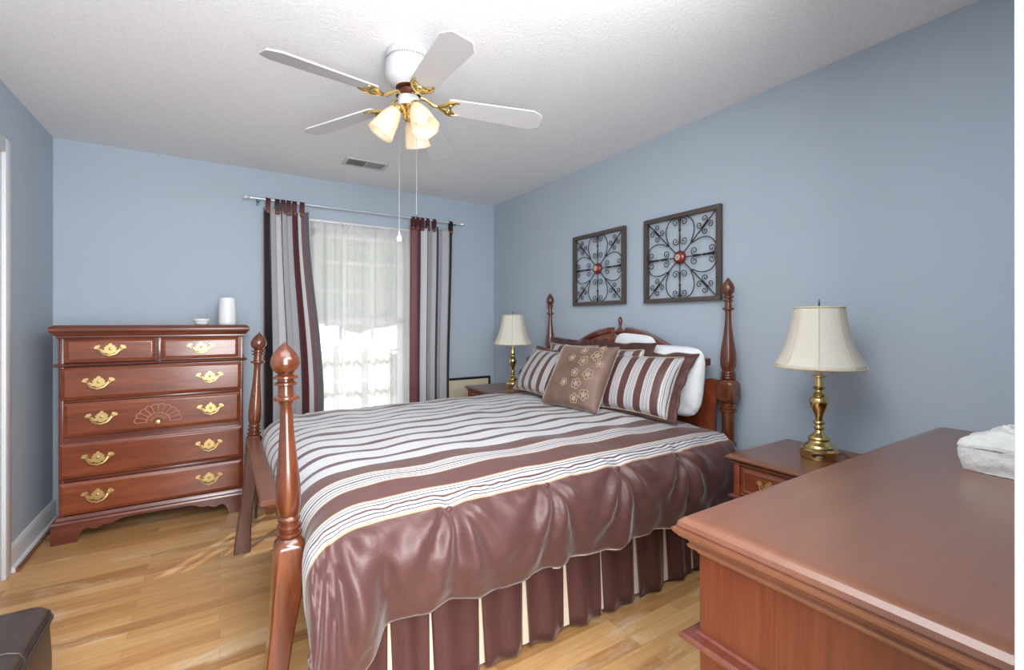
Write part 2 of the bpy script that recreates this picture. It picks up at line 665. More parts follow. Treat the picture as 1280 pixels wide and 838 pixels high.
struct(b.build('wall_back', 'wall'))
OX0, OX1 = -0.36, 0.553                              # doorway the photo is taken through
b = MB()
b.box(XL, OX0, YF - TH, YF, 0, ZC).box(OX1 + 0.02, XR, YF - TH, YF, 0, ZC).box(OX0, OX1 + 0.02, YF - TH, YF, 2.05, ZC)
struct(b.build('wall_front', 'wall'))
# right jamb and casing of the doorway
b = MB()
b.box(OX1, OX1 + 0.019, YF - TH - 0.001, YF + 0.001, 0, 2.05, 0.002)
b.box(OX1 + 0.007, OX1 + 0.066, YF + 0.001, YF + 0.02, 0, 2.12, 0.003)
struct(b.build('trim_1', 'white'))
b = MB()
b.box(OX1 - 0.004, OX1 - 0.0002, YF - 0.085, YF - 0.035, 0.90, 0.965, 0.001)
b.box(OX1 - 0.006, OX1 - 0.0002, YF - 0.078, YF - 0.045, 0.915, 0.95, 0.001)
tag(b.build('strike_plate', 'chain'), 'small metal strike plate on the white door jamb at right edge', 'strike plate')


def baseboard(name, x0, x1, y0, y1, nx, ny):
    """profiled board along a wall; (nx, ny) points into the room"""
    prof = [(0, 0), (0.030, 0), (0.030, 0.018), (0.026, 0.024), (0.015, 0.026), (0.015, 0.105), (0.012, 0.118), (0.005, 0.13), (0, 0.13)]
    b = MB()
    ends = []
    for (x, y) in ((x0, y0), (x1, y1)):
        ends.append([(x + nx * d, y + ny * d, z) for d, z in prof])
    b.loft(ends)
    return struct(b.build(name, 'white'))


baseboard('baseboard_left', XL, XL, DY1 + 0.075, YB, 1, 0)
baseboard('baseboard_right', XR, XR, YF, YB, -1, 0)
baseboard('baseboard_back', XL + 0.03, XR - 0.03, YB, YB, 0, -1)
struct(MB().tube([(XL + 0.036, DY1 + 0.08, 0.009), (XL + 0.036, YB - 0.04, 0.009)], 0.009, 8).build('trim_2', 'shoe'))

# white door and casing on the left wall
b = MB()
b.box(XL, XL + 0.018, DY1, DY1 + 0.07, 0, DZ + 0.07, 0.004).box(XL, XL + 0.018, DY0 - 0.07, DY0, 0, DZ + 0.07, 0.004).box(XL, XL + 0.018, DY0, DY1, DZ, DZ + 0.07, 0.004)
b.box(XL - TH, XL, DY0, DY0 + 0.015, 0, DZ).box(XL - TH, XL, DY1 - 0.015, DY1, 0, DZ).box(XL - TH, XL, DY0 + 0.015, DY1 - 0.015, DZ - 0.015, DZ)
struct(b.build('trim_3', 'white'))
b = MB()
b.box(XL - 0.075, XL - 0.04, DY0 + 0.018, DY1 - 0.018, 0.008, DZ - 0.018, 0.002)
for y0, y1 in ((DY0 + 0.12, DY0 + 0.38), (DY1 - 0.38, DY1 - 0.12)):
    for z0, z1 in ((0.2, 0.85), (1.0, 1.55), (1.65, 1.95)):
        b.loft([[(XL - 0.04 + d, y0 + i, z0 + i), (XL - 0.04 + d, y1 - i, z0 + i), (XL - 0.04 + d, y1 - i, z1 - i), (XL - 0.04 + d, y0 + i, z1 - i)] for i, d in ((0, -0.001), (0.01, 0.006), (0.04, 0.006), (0.06, 0.001))])
dr = struct(b.build('door_1', 'door_int'))
b = MB().lathe([(0.026, 0), (0.026, 0.006), (0.01, 0.01), (0.01, 0.03), (0.024, 0.04), (0.026, 0.052), (0.016, 0.062), (0.0, 0.064)], 16, Matrix.Translation((XL - 0.04, DY0 + 0.07, 0.95)) @ Matrix.Rotation(PI / 2, 4, 'Y'), cap=False)
b.build('door_knob', 'brass', dr)

# window
b = MB()
fy0, fy1 = YB + 0.02, YB + 0.09
b.box(WX0, WX0 + 0.045, fy0, fy1, WZ0, WZ1).box(WX1 - 0.045, WX1, fy0, fy1, WZ0, WZ1)
b.box(WX0, WX1, fy0, fy1, WZ1 - 0.05, WZ1).box(WX0, WX1, fy0, fy1, WZ0, WZ0 + 0.06)
zm = 1.27
b.box(WX0, WX1, fy0, fy1, zm - 0.025, zm + 0.025)
wf = struct(b.build('window_1', 'white'))
b = MB()
for k in (1, 2):
    x = lerp(WX0 + 0.045, WX1 - 0.045, k / 3)
    b.box(x - 0.009, x + 0.009, fy0 + 0.02, fy1 - 0.02, WZ0 + 0.06, WZ1 - 0.05)
for z in (0.75, 1.01, 1.53, 1.77):
    b.box(WX0 + 0.045, WX1 - 0.045, fy0 + 0.02, fy1 - 0.02, z - 0.009, z + 0.009)
b.build('muntins', 'white', wf)
MB().box(WX0 + 0.02, WX1 - 0.02, YB + 0.053, YB + 0.057, WZ0 + 0.03, WZ1 - 0.03).build('pane', 'glass', wf)
b = MB()
cw = 0.075
b.box(WX0 - cw, WX0, YB - 0.018, YB, WZ0 - 0.02, WZ1 + cw, 0.003).box(WX1, WX1 + cw, YB - 0.018, YB, WZ0 - 0.02, WZ1 + cw, 0.003).box(WX0, WX1, YB - 0.018, YB, WZ1, WZ1 + cw, 0.003)
b.box(WX0 - cw - 0.02, WX1 + cw + 0.02, YB - 0.045, YB + 0.02, WZ0 - 0.045, WZ0 - 0.02, 0.004)
b.build('window_casing', 'white', wf)

# ------------------------------------------------------------------ outdoors
b = MB().box(-1.6, 4.2, YB + TH, YB + TH + 0.90, 2.30, 2.42)  # eave put in and sized to shade the upper part of the window
b.box(-1.6, 4.2, YB + TH + 0.90, YB + TH + 0.94, 2.24, 2.44)
struct(b.build('trim_4', 'white'))
struct(MB().box(-14, 18, YB + TH + 0.02, 30, -0.45, -0.35).build('lawn', 'lawn'))


def shrub(x, y, h, r, label, seed):
    big = h > 2
    t = thing('garden_tree' if big else 'garden_shrub', label, 'tree' if big else 'shrub', (x, y, -0.35), 0, 'trees beyond the window' if big else 'shrubs beyond the window')
    rng = random.Random(seed)
    b = MB()
    for k in range(26):
        a, q = rng.random() * 2 * PI, rng.random() ** 0.5
        zz = h * (0.3 + 0.65 * rng.random())
        c = (r * q * math.cos(a), r * q * math.sin(a) * 0.8, zz)
        b.sphere(c, r * rng.uniform(0.2, 0.42), (1, 1, rng.uniform(0.7, 1.1)), 10, 7)
    for v in b.bm.verts:
        v.co += noise.noise_vector(v.co * 4.0) * 0.12 * r
    b.build('foliage', 'foliage', t, 60)
    b = MB()
    b.tube([(0, 0, 0), (0.03, 0, h * 0.3), (-0.02, 0.02, h * 0.55)], [0.06, 0.05, 0.03], 8)
    b.build('trunk' if big else 'stem', 'bark', t)


for i, (x, y, h, r, lb) in enumerate([
        (-0.5, 10.0, 5.6, 1.9, 'tall leafy tree at left beyond the sheer curtain'),
        (5.8, 12.0, 5.8, 2.1, 'tall leafy tree at right beyond the sheer curtain'),
        (3.9, 18.5, 7.4, 3.2, 'farthest and tallest tree, between the two nearer trees beyond the window'),
        (1.75, 7.8, 1.15, 0.5, 'low shrub at left on the bright lawn behind the sheer'),
        (2.6, 8.4, 1.05, 0.5, 'low shrub at right on the bright lawn behind the sheer')]):
    shrub(x, y, h, r, lb, i + 3)


# ------------------------------------------------------------------ brass pull (faces -Y, centre at origin)
def pull_meshes(w=0.15):
    k = w / 0.15
    half = [(0.0, -0.030), (0.012, -0.027), (0.016, -0.019), (0.028, -0.022), (0.040, -0.016), (0.049, -0.006), (0.058, 0.004), (0.070, 0.006), (0.075, 0.014), (0.068, 0.018), (0.066, 0.026),
            (0.058, 0.024), (0.052, 0.029), (0.045, 0.022), (0.047, 0.012), (0.038, 0.002), (0.028, -0.005), (0.026, 0.004), (0.031, 0.012), (0.020, 0.015), (0.021, 0.025), (0.011, 0.024), (0.008, 0.034), (0.0, 0.038)]
    poly = [(x * k, z * k) for x, z in half] + [(-x * k, z * k) for x, z in half[::-1][1:-1]]
    b = MB().prism(poly, -0.003, 0.0)
    for sx in (-1, 1):
        b.lathe([(0.007, 0), (0.007, 0.006), (0.005, 0.010), (0.0055, 0.020), (0.003, 0.023)], 10, Matrix.Translation((sx * 0.047 * k, -0.002, 0.010 * k)) @ Matrix.Rotation(PI / 2, 4, 'X'))
    b.sphere((0, -0.004, 0.004 * k), 0.008, (1, 0.5, 1.2), 10, 6)
    pts = catmull([(-0.047 * k, -0.020, 0.010 * k), (-0.044 * k, -0.024, -0.006 * k), (-0.028 * k, -0.027, -0.024 * k), (-0.010 * k, -0.028, -0.030 * k), (0, -0.028, -0.034 * k), (0.010 * k, -0.028, -0.030 * k),
                   (0.028 * k, -0.027, -0.024 * k), (0.044 * k, -0.024, -0.006 * k), (0.047 * k, -0.020, 0.010 * k)], 4)
    n = len(pts)
    b.tube(pts, [0.0025 + 0.0025 * math.sin(PI * i / (n - 1)) for i in range(n)], 6)
    return b


PULL = pull_meshes().build('drawer_pull', 'brass_dull').data
bpy.data.objects.remove(bpy.data.objects['drawer_pull'])


def add_pull(parent, x, y, z, s=1.0):
    o = bpy.data.objects.new('drawer_pull', PULL)
    COL.objects.link(o)
    o.parent = parent
    o.location = (x, y, z)
    o.scale = (s, s, s)
    return o


def drawer(parent, x0, x1, z0, z1, y, pulls, proud=0.016, bev=0.016, mat='cherry', depth=0.3, ps=1.0):
    b = MB()
    b.front(x0, x1, z0, z1, [(0.0, y + depth), (0, y - 0.002), (0.0, y - 0.006), (0.003, y - 0.009), (bev * 0.55, y - proud * 0.7), (bev, y - proud), (bev + 0.003, y - proud - 0.001), (bev + 0.006, y - proud - 0.001), (bev + 0.012, y - proud - 0.001)])
    d = b.build('drawer', mat, parent, 20)
    for px in pulls:
        add_pull(d, px, y - proud - 0.001, (z0 + z1) / 2 + 0.004, ps)
    return d


# ------------------------------------------------------------------ tall chest of drawers
CX0, CX1, CYF, CYB = -0.775, 0.132, 3.585, 4.03
ch = thing('chest_of_drawers', 'tall cherry chest of drawers against the back wall beside the window', 'chest of drawers', ((CX0 + CX1) / 2, CYF, 0))
hw, dp = (CX1 - CX0) / 2, CYB - CYF - 0.01
b = MB()
b.box(-hw, hw, 0.012, dp, 0.12, 1.165)                                   # carcass
b.box(-hw, -hw + 0.022, 0.0, 0.02, 0.12, 1.165, 0.003).box(hw - 0.022, hw, 0.0, 0.02, 0.12, 1.165, 0.003)
for z in (0.553, 0.803, 0.350):
    b.box(-hw + 0.02, hw - 0.02, 0.002, 0.02, z - 0.008, z + 0.006, 0.002)
b.box(-0.012, 0.012, 0.0, 0.02, 1.02, 1.165, 0.002)
b.build('carcass', 'cherry_dark', ch)
b = MB().rects(-hw, hw, 0.004, dp, [(0.002, 1.160), (0.004, 1.168), (0.012, 1.172), (0.012, 1.180), (0.018, 1.184), (0.026, 1.198), (0.036, 1.206), (0.038, 1.212), (0.038, 1.222), (0.032, 1.232), (0.020, 1.240), (0.016, 1.242), (0.008, 1.242), (-0.01, 1.242)])
b.build('top', 'cherry_dark', ch, 20)
b = MB().rects(-hw, hw, 0.004, dp, [(0.0, 1.000), (0.010, 1.003), (0.020, 1.008), (0.022, 1.014), (0.018, 1.019), (0.004, 1.022), (0, 1.024)])
b.build('waist_moulding', 'cherry_dark', ch, 20)
b = MB().rects(-hw, hw, 0.004, dp, [(0.0, 0.150), (0.006, 0.146), (0.012, 0.136), (0.014, 0.126), (0.024, 0.122), (0.028, 0.112), (0.028, 0.105)])
b.build('base_moulding', 'cherry_dark', ch, 20)
bw = hw + 0.028
hp = [(0.0, 0.098), (0.15, 0.098), (0.185, 0.090), (0.212, 0.076), (0.230, 0.072), (0.255, 0.074), (0.280, 0.062), (0.300, 0.058), (0.320, 0.070), (0.340, 0.068), (0.356, 0.050), (0.366, 0.022), (0.371, 0.0), (bw, 0.0), (bw, 0.106)]
poly = hp + [(-x, z) for x, z in hp[::-1][:-1]]
b = MB().prism(poly, -0.024, -0.004)
for sx in (-1, 1):
    x0, x1 = sorted((sx * bw, sx * (bw - 0.02)))
    sp_ = [(-0.004, 0), (0.09, 0.0), (0.10, 0.03), (0.13, 0.05), (0.17, 0.06), (dp - 0.17, 0.06), (dp - 0.10, 0.03), (dp - 0.09, 0), (dp, 0), (dp, 0.106), (-0.004, 0.106)]
    b.prism(sp_, x0, x1, 'x')
b.build('bracket_foot', 'cherry_dark', ch)
drawer(ch, -hw + 0.026, -0.014, 1.028, 1.160, 0.002, [-0.227], 0.008)
drawer(ch, 0.014, hw - 0.026, 1.028, 1.160, 0.002, [0.218], 0.008)
drawer(ch, -hw + 0.012, hw - 0.012, 0.812, 0.996, -0.004, [-0.277, 0.266])
d3 = drawer(ch, -hw + 0.022, hw - 0.018, 0.600, 0.795, 0.002, [-0.265, 0.27])
drawer(ch, -hw + 0.004, hw - 0.008, 0.365, 0.566, -0.010, [-0.279, 0.262])
drawer(ch, -hw + 0.004, hw - 0.008, 0.158, 0.342, -0.010, [-0.28, 0.262])
# carved fan on the third drawer
b = MB()
fy = -0.0165
cz = 0.648
for R, rr in ((0.118, 0.0028), (0.060, 0.0024)):
    for k in range(10):
        a0, a1 = PI * k / 10, PI * (k + 1) / 10
        am = (a0 + a1) / 2
        pts = []
        for j in range(7):
            a = lerp(a0, a1, j / 6)
            q = R - 0.010 * abs(2 * j / 6 - 1) ** 2 * (R / 0.118)
            pts.append((q * math.cos(a), fy, cz + q * math.sin(a) * 0.92))
        b.tube(pts, rr, 5)
for k in range(11):
    a = PI * k / 10
    b.tube([(0.054 * math.cos(a), fy, cz + 0.050 * math.sin(a)), (0.108 * math.cos(a), fy, cz + 0.099 * math.sin(a))], 0.0022, 5)
for k in range(1, 14):
    a = PI * k / 14
    b.tube([(0.028 * math.cos(a), fy, cz + 0.025 * math.sin(a)), (0.048 * math.cos(a), fy, cz + 0.044 * math.sin(a))], 0.0014, 4)
M['carve'] = plain('pale_carved_edge', (176, 128, 112), 0.4)
b.build('carved_fan', 'carve', d3)
b = MB().lathe([(0.004, 0), (0.006, 0.008), (0.015, 0.014), (0.017, 0.020), (0.012, 0.026), (0.0, 0.028)], 16, Matrix.Translation((0.0, -0.015, 0.648)) @ Matrix.Rotation(PI / 2, 4, 'X'), cap=False)
b.build('drawer_knob', 'brass_dull', d3)

# dish and canister on the chest
b = MB().lathe([(0.030, 0), (0.036, 0.003), (0.040, 0.010), (0.041, 0.024), (0.048, 0.028), (0.049, 0.038), (0.045, 0.042), (0.020, 0.044), (0.0, 0.0445)], 28, cap=False)
o = b.build('round_dish', 'white_plastic', None, 50, (-0.105, 3.75, 1.242))
tag(o, 'small round white lidded dish left of the canister on the chest', 'dish')
ca = thing('white_canister', 'tall tapered white canister on the right end of the chest top', 'canister', (0.044, 3.76, 1.242))
b = MB().lathe([(0.0, 0), (0.050, 0), (0.053, 0.004), (0.0535, 0.02), (0.052, 0.10), (0.0475, 0.180), (0.045, 0.186), (0.030, 0.187), (0.0, 0.187)], 32, cap=False)
b.build('body', 'white_plastic', ca, 40)
b = MB().prism([(-0.006, 0.025), (0.006, 0.025), (0.004, 0.036), (0.0, 0.042), (-0.004, 0.036)], -0.0550, -0.050)
b.build('button', 'white', ca)

# ------------------------------------------------------------------ bed
BED = thing('four_poster_bed', 'cherry four poster bed with turned posts and scrolled headboard', 'bed', (1.2, 2.2, 0))
HX = 2.255


def post_profile(top, knob_r, ring_top, ring_bot, rmin, rmax):
    L = top - ring_top
    k = knob_r
    p = [(0.001, top), (0.10 * k, top - 0.006), (0.35 * k, top - 0.016), (0.72 * k, top - 0.032), (0.95 * k, top - 0.050), (k, top - 0.064), (0.90 * k, top - 0.080), (0.62 * k, top - 0.092), (0.5 * k, top - 0.095)]
    n = 0.56 * k
    z = top - 0.098
    p += [(n, z), (n * 1.5, z - 0.004), (n * 1.5, z - 0.010), (n * 0.95, z - 0.014), (n * 0.95, z - 0.019), (n * 1.35, z - 0.023), (n * 1.35, z - 0.029), (n * 0.9, z - 0.033)]
    z -= 0.06
    p += [(n * 0.95, z), (n * 1.55, z - 0.004), (n * 1.6, z - 0.009), (n * 1.5, z - 0.014), (n * 0.95, z - 0.018)]
    z -= 0.03
    for i in range(13):
        t = i / 12
        q = interp([(0, 0), (0.2, 0.10), (0.45, 0.45), (0.65, 0.85), (0.8, 1.0), (0.9, 0.97), (0.97, 0.80), (1.0, 0.62)], t)
        p.append((lerp(rmin, rmax, q), lerp(z, ring_top + 0.004, t)))
    d = ring_top - ring_bot
    r0 = rmax * 0.80
    p.append((r0 * 0.9, ring_top))
    for i in range(3):
        zt = ring_top - d * i / 3
        p += [(r0 * 0.95, zt - d * 0.04), (r0 * 1.12 + 0.002 * i, zt - d * 0.10), (r0 * 1.15 + 0.002 * i, zt - d * 0.17), (r0 * 1.08 + 0.002 * i, zt - d * 0.25), (r0 * 0.95, zt - d * 0.30)]
    p.append((r0, ring_bot))
    return p[::-1]


def sq_ring(cx, cy, h, z, ch_):
    c = h * ch_
    pts = [(-h, -h + c), (-h + c, -h), (h - c, -h), (h, -h + c), (h, h - c), (h - c, h), (-h + c, h), (-h, h - c)]
    return [(cx + x, cy + y, z) for x, y in pts]


def foot_post(x, y, lean):
    x -= 1.2; y -= 2.2
    off = lambda z: (lean * (z - 0.63), 0)
    b = MB().lathe([(r, z) for r, z in post_profile(1.205, 0.040, 0.695, 0.632, 0.017, 0.034)], 24, Matrix.Translation((x, y, 0)), off=off)
    rings = []
    for z, h, s, c in ((0.634, 0.026, 0.0, 0.5), (0.620, 0.037, 0.0, 0.42), (0.605, 0.040, 0.0, 0.24), (0.54, 0.040, -0.003, 0.16), (0.46, 0.038, -0.010, 0.14), (0.40, 0.034, -0.017, 0.14), (0.33, 0.031, -0.026, 0.14), (0.25, 0.030, -0.036, 0.14),
                       (0.16, 0.033, -0.046, 0.14), (0.08, 0.037, -0.053, 0.14), (0.0, 0.040, -0.058, 0.14)):
        rings.append(sq_ring(x + s, y, h, z, c))
    b.loft(rings)
    return b.build('foot_post', 'post', BED, 40)


def head_post(x, y):
    x -= 1.2; y -= 2.2
    b = MB().lathe(post_profile(1.497, 0.032, 1.005, 0.962, 0.015, 0.040), 24, Matrix.Translation((x, y, 0)))
    rings = []
    for z, h, c in ((0.964, 0.026, 0.5), (0.955, 0.040, 0.42), (0.935, 0.047, 0.3), (0.90, 0.047, 0.26), (0.86, 0.047, 0.3), (0.845, 0.040, 0.42), (0.836, 0.030, 0.5)):
        rings.append(sq_ring(x, y, h, z, c))
    b.loft(rings)
    p = [(0.036, 0.10), (0.036, 0.46), (0.034, 0.48)]
    for z0 in (0.50, 0.62, 0.80):
        p += [(0.031, z0 - 0.012), (0.040, z0 - 0.008), (0.041, z0), (0.034, z0 + 0.004), (0.039, z0 + 0.010), (0.031, z0 + 0.016)]
    p += [(0.034, 0.836)]
    b.lathe(p, 24, Matrix.Translation((x, y, 0)))
    b.loft([sq_ring(x, y, h, z, 0.14) for z, h in ((0.0, 0.036), (0.30, 0.038), (0.46, 0.038))])
    return b.build('head_post', 'post', BED, 40)


foot_post(0.172, 1.49, -0.022)
foot_post(0.160, 2.935, 0.045)
head_post(HX, 1.432)
head_post(HX, 2.975)

# headboard panel with scrolled, broken pediment
half = [(0.066, 1.165), (0.072, 1.217), (0.085, 1.219), (0.11, 1.212), (0.20, 1.195), (0.30, 1.160), (0.38, 1.125), (0.45, 1.095), (0.52, 1.072), (0.60, 1.060), (0.655, 1.053), (0.652, 1.036), (0.632, 1.008), (0.612, 0.990), (0.606, 0.955),
        (0.622, 0.944), (0.650, 0.950), (0.680, 0.957), (0.710, 0.950), (0.735, 0.930), (0.735, 0.870), (0.715, 0.865), (0.700, 0.80), (0.695, 0.50)]
poly = [(2.2035 - 2.2 - y, z) for y, z in half] + [(0.0035 + y, z) for y, z in half[::-1]] + [(0.0035, 1.16)]
b = MB().prism(poly, HX - 1.2 - 0.012, HX - 1.2 + 0.012, 'x')
hb = b.build('headboard', 'cherry', BED)
for s in (-1, 1):
    top_ = [(0.0035 + s * y, z) for y, z in half[1:11]]
    pts = catmull(top_, 4)
    rings = []
    for p in pts:
        y, z = p.x, p.y
        rings.append([(HX - 1.2 - 0.030, y, z - 0.030), (HX - 1.2 - 0.036, y, z - 0.010), (HX - 1.2 - 0.030, y, z + 0.006), (HX - 1.2 + 0.02, y, z + 0.008), (HX - 1.2 + 0.02, y, z - 0.030)])
    o = MB().loft(rings).build('pediment_moulding', 'cherry_dark', hb)
b = MB().lathe([(0.022, 1.12), (0.026, 1.16), (0.015, 1.165), (0.014, 1.175), (0.034, 1.183), (0.040, 1.192), (0.032, 1.204), (0.014, 1.214), (0.008, 1.225), (0.009, 1.24), (0.014, 1.262), (0.015, 1.275), (0.008, 1.290), (0.001, 1.298)], 20, Matrix.Translation((HX - 1.2, 0.0035, 0)))
b.build('finial', 'post', hb)
# side rails and flat blanket rail at the foot
for y in (1.525, 2.875):
    MB().box(0.26 - 1.2, HX - 1.2 - 0.03, y - 2.2 - 0.012, y - 2.2 + 0.012, 0.20, 0.36, 0.004).build('side_rail', 'cherry', BED)
b = MB().prism([(0.121, 2.925), (0.121, 1.862), (0.187, 1.862), (0.187, 2.925)], 0.598, 0.622, 'z')
b.xf(Matrix.Translation((-1.2, -2.2, 0)))
bmesh.ops.bevel(b.bm, geom=[e for e in b.bm.edges if e.calc_face_angle(0) > 0.5], offset=0.004, segments=2, affect='EDGES')
b.build('blanket_rail', 'cherry_top', BED)
b = MB().prism([(1.868, 0.600), (1.868, 0.588), (1.90, 0.570), (1.93, 0.545), (2.05, 0.545), (2.09, 0.570), (2.13, 0.598)], 0.142, 0.172, 'x')
b.box(0.172, 0.190, 1.53, 1.90, 0.555, 0.598, 0.003)
b.xf(Matrix.Translation((-1.2, -2.2, 0)))
b.build('rail_bracket', 'cherry_dark', BED)

# box spring and mattress (covered by the bedding)
b = MB().box(0.30, 2.20, 1.515, 2.885, 0.22, 0.44, 0.03, 3)
tag(b.build('box_spring', 'mattress'), 'box spring hidden under the mattress of the four poster bed', 'box spring')
b = MB().box(0.29, 2.21, 1.47, 2.93, 0.44, 0.69, 0.06, 4)
tag(b.build('mattress', 'mattress'), 'mattress under the striped comforter on the bed', 'mattress')

# ------------------------------------------------------------------ comforter
near = [(1.345, 0.365), (1.330, 0.45), (1.322, 0.54), (1.328, 0.61), (1.348, 0.665), (1.385, 0.698), (1.45, 0.718), (1.55, 0.731), (1.70, 0.740), (1.95, 0.748), (2.2, 0.752)]
YM = 2.2
prof = near + [(2 * YM - y, z) for y, z in near[::-1][1:]]
prof = catmull([(y, z, 0) for y, z in prof], 10)
arc = [0.0]
for a, b_ in zip(prof, prof[1:]):
    arc.append(arc[-1] + (b_ - a).length)
LTOT = arc[-1]
tab_y = [(s, p.x) for s, p in zip(arc, prof)]
tab_z = [(s, p.y) for s, p in zip(arc, prof)]
EDGE = next(s for s, p in zip(arc, prof) if p.y > 0.672)     # inner edge of satin border
BUT = [0.24, 0.63, 1.02, 1.38, 1.745]
XH, XF = 2.135, 0.215


def cx_path(u):
    """x and drop as the cloth turns down at the foot; u in metres from the head end"""
    L1 = XH - 0.36
    if u < L1:
        return XH - u, 0.0
    R = 0.135
    q = (u - L1) / (R * PI / 2)
    if q < 1:
        a = q * PI / 2
        return 0.36 - R * math.sin(a) * 1.25, R * (1 - math.cos(a))
    return 0.36 - R * 1.25, R + (u - L1 - R * PI / 2)


ULEN = XH - 0.36 + 0.135 * PI / 2 + 0.10


def comf(iu, iv):
    u = ULEN * iu
    s = LTOT * iv
    x, drop = cx_path(u)
    y, z = interp(tab_y, s), interp(tab_z, s)
    e = 0.004
    y2, z2 = interp(tab_y, min(s + e, LTOT)), interp(tab_z, min(s + e, LTOT))
    y1, z1 = interp(tab_y, max(s - e, 0)), interp(tab_z, max(s - e, 0))
    ty, tz = y2 - y1, z2 - z1
    l = math.hypot(ty, tz) or 1
    ny, nz = -tz / l, ty / l                       # outward normal of the section
    v = min(s, LTOT - s) - EDGE                    # >0 stripes, <0 satin drop
    side = 1 if s < LTOT / 2 else -1
    h = -v
    d = 0.0
    xs = x
    if drop > 0:
        xs = x - drop
    if h > -0.05:
        hh = max(h, 0.0)
        d += 0.030 * math.sin(PI * min(1, hh / (EDGE + 0.02)) ** 0.8)
        for xb in BUT:
            dx = xs - xb
            if abs(dx) < 0.30:
                w = 1 - sm(abs(dx) / 0.28)
                ang = math.atan2(dx, h + 0.035)
                rr = math.hypot(dx, h)
                d += w * 0.016 * math.cos(ang * 11 + xb * 5) * sm(rr / 0.10) * sm((h + 0.03) / 0.06)
                d -= 0.030 * math.exp(-(dx * dx + (h - 0.012) ** 2) / 0.0011)
                d -= 0.012 * math.exp(-((dx) ** 2) / 0.0007) * sm(h / 0.05) * (1 - sm(h / 0.28))
        d += 0.014 * noise.noise(Vector((xs * 5, h * 6 + side * 3, 1.3))) + 0.011 * noise.noise(Vector((xs * 12 + h * 5, h * 8 - xs * 3, 4.1))) + 0.006 * (1 - 2 * abs(noise.noise(Vector((xs * 16 - h * 9, h * 12 + xs * 4, 7.7)))))
    # top quilting waves
    top = sm((v + 0.02) / 0.25)
    wv = 0.008 * noise.noise(Vector((x * 3.2, y * 5.0, 0.4))) + 0.005 * noise.noise(Vector((x * 8, y * 11, 2.2))) + 0.004 * math.sin(x * 17 + 2 * math.sin(y * 4))
    py = y + ny * d
    pz = z + nz * d + top * wv + 0.012 * top * math.sin(PI * min(1, max(0, (XH - x) / 1.8)))
    # foot turn-down; the two lower corners hang as a soft cone
    cor = sm((0.10 - v) / 0.22)
    px = x
    if drop > 0:
        pz -= drop * lerp(1.0, 0.75, cor)
        py -= side * cor * 0.05 * sm(drop / 0.12)
        px += 0.015 * noise.noise(Vector((y * 7, drop * 5, 3.0)))
        # keep clear of the foot posts
        near_post = math.exp(-((y - (1.49 if side > 0 else 2.935)) / 0.07) ** 2)
        px += near_post * 0.024
    corner = sm((0.46 - x) / 0.18) * sm((h + 0.02) / 0.25)
    pz -= 0.10 * corner
    py -= side * 0.035 * corner
    py += side * 0.030 * math.exp(-((x - 0.415 + 0.25 * max(0, 0.2 - max(h, 0))) / 0.030) ** 2) * sm((h - 0.02) / 0.12)
    # hem ripple, slight gather at the head end
    if h > 0:
        pz += 0.006 * math.sin(xs * 12 + side) * (h / EDGE)
    pz -= 0.02 * sm((x - 1.9) / 0.25) * top
    return (px, py, pz)


b = MB()
b.grid(comf, 210, 170, lambda iu, iv: (ULEN * iu, min(LTOT * iv, LTOT - LTOT * iv) - EDGE))
CF = b.build('comforter', 'comforter', None, 80, mod='solid')
CF.modifiers['thick'].thickness = 0.012
CF.modifiers['thick'].offset = -1
tag(CF, 'brown satin and white striped comforter spread over the bed', 'comforter')
# covered buttons
for xb in BUT[1:]:
    iu = (XH - xb) / ULEN
    p = Vector(comf(iu, (EDGE - 0.010) / LTOT))
    MB().sphere(p, 0.013, (1, 0.6, 1), 12, 8).build('covered_button', 'satin', CF)
# pale backing showing along the hem
pts = []
for i in range(0, 101):
    iu = 0.01 + 0.52 * i / 100
    p = Vector(comf(iu, 0.0))
    pts.append((p.x, p.y + 0.012, p.z - 0.004))
MB().tube(pts, 0.005, 6).build('hem_lining', 'cream', CF)

# ------------------------------------------------------------------ bed skirt
SK = thing('bed_skirt', 'pleated brown satin bed skirt with cream inserts hanging under the comforter', 'bed skirt', (1.2, 2.2, 0))


def skirt_wall(side, seams, label):
    b = MB()
    c = MB()
    for a, e in zip(seams, seams[1:]):
        def fn(iu, iv, a=a, e=e):
            x = lerp(a + 0.004, e - 0.004, iu)
            z = lerp(0.015, 0.43, iv)
            w = math.sin(PI * iu)
            ky = 0.030 * (1 - iv) * (0.55 + 0.45 * w) + 0.010 * math.sin(iu * 2 * PI * 1.5 + a * 9) * (1 - 0.6 * iv)
            gap = (0.016 + 0.012 * ((a * 37) % 1)) * (1 - iv) ** 0.8
            x2 = lerp(a + gap, e - gap * 0.3, iu)
            y = 1.475 - ky
            return (x2 - 1.2, (y if side > 0 else 4.4 - y) - 2.2, z)
        b.grid(fn, 18, 10)

    def fc(iu, iv):
        x = lerp(seams[0], seams[-1], iu)
        z = lerp(0.02, 0.43, iv)
        y = 1.482 - 0.014 * (1 - iv)
        return (x - 1.2, (y if side > 0 else 4.4 - y) - 2.2, z)
    c.grid(fc, 40, 4)
    b.build('pleated_panels', 'satin', SK, 60, mod='solid').modifiers[0].thickness = 0.003
    c.build('cream_insert', 'cream', SK, 60)


skirt_wall(1, [0.30, 0.46, 0.60, 0.79, 0.985, 1.185, 1.38, 1.585, 1.80, 1.99, 2.17], '')
skirt_wall(-1, [0.30, 0.50, 0.70, 0.90, 1.10, 1.30, 1.50, 1.70, 1.90, 2.17], '')


# ------------------------------------------------------------------ pillows
def pillow_z(a, b_, T):
    e = max(0.0, (1 - abs(a) ** 2.6)) * max(0.0, (1 - abs(b_) ** 2.6))
    return T * (e ** 0.42)


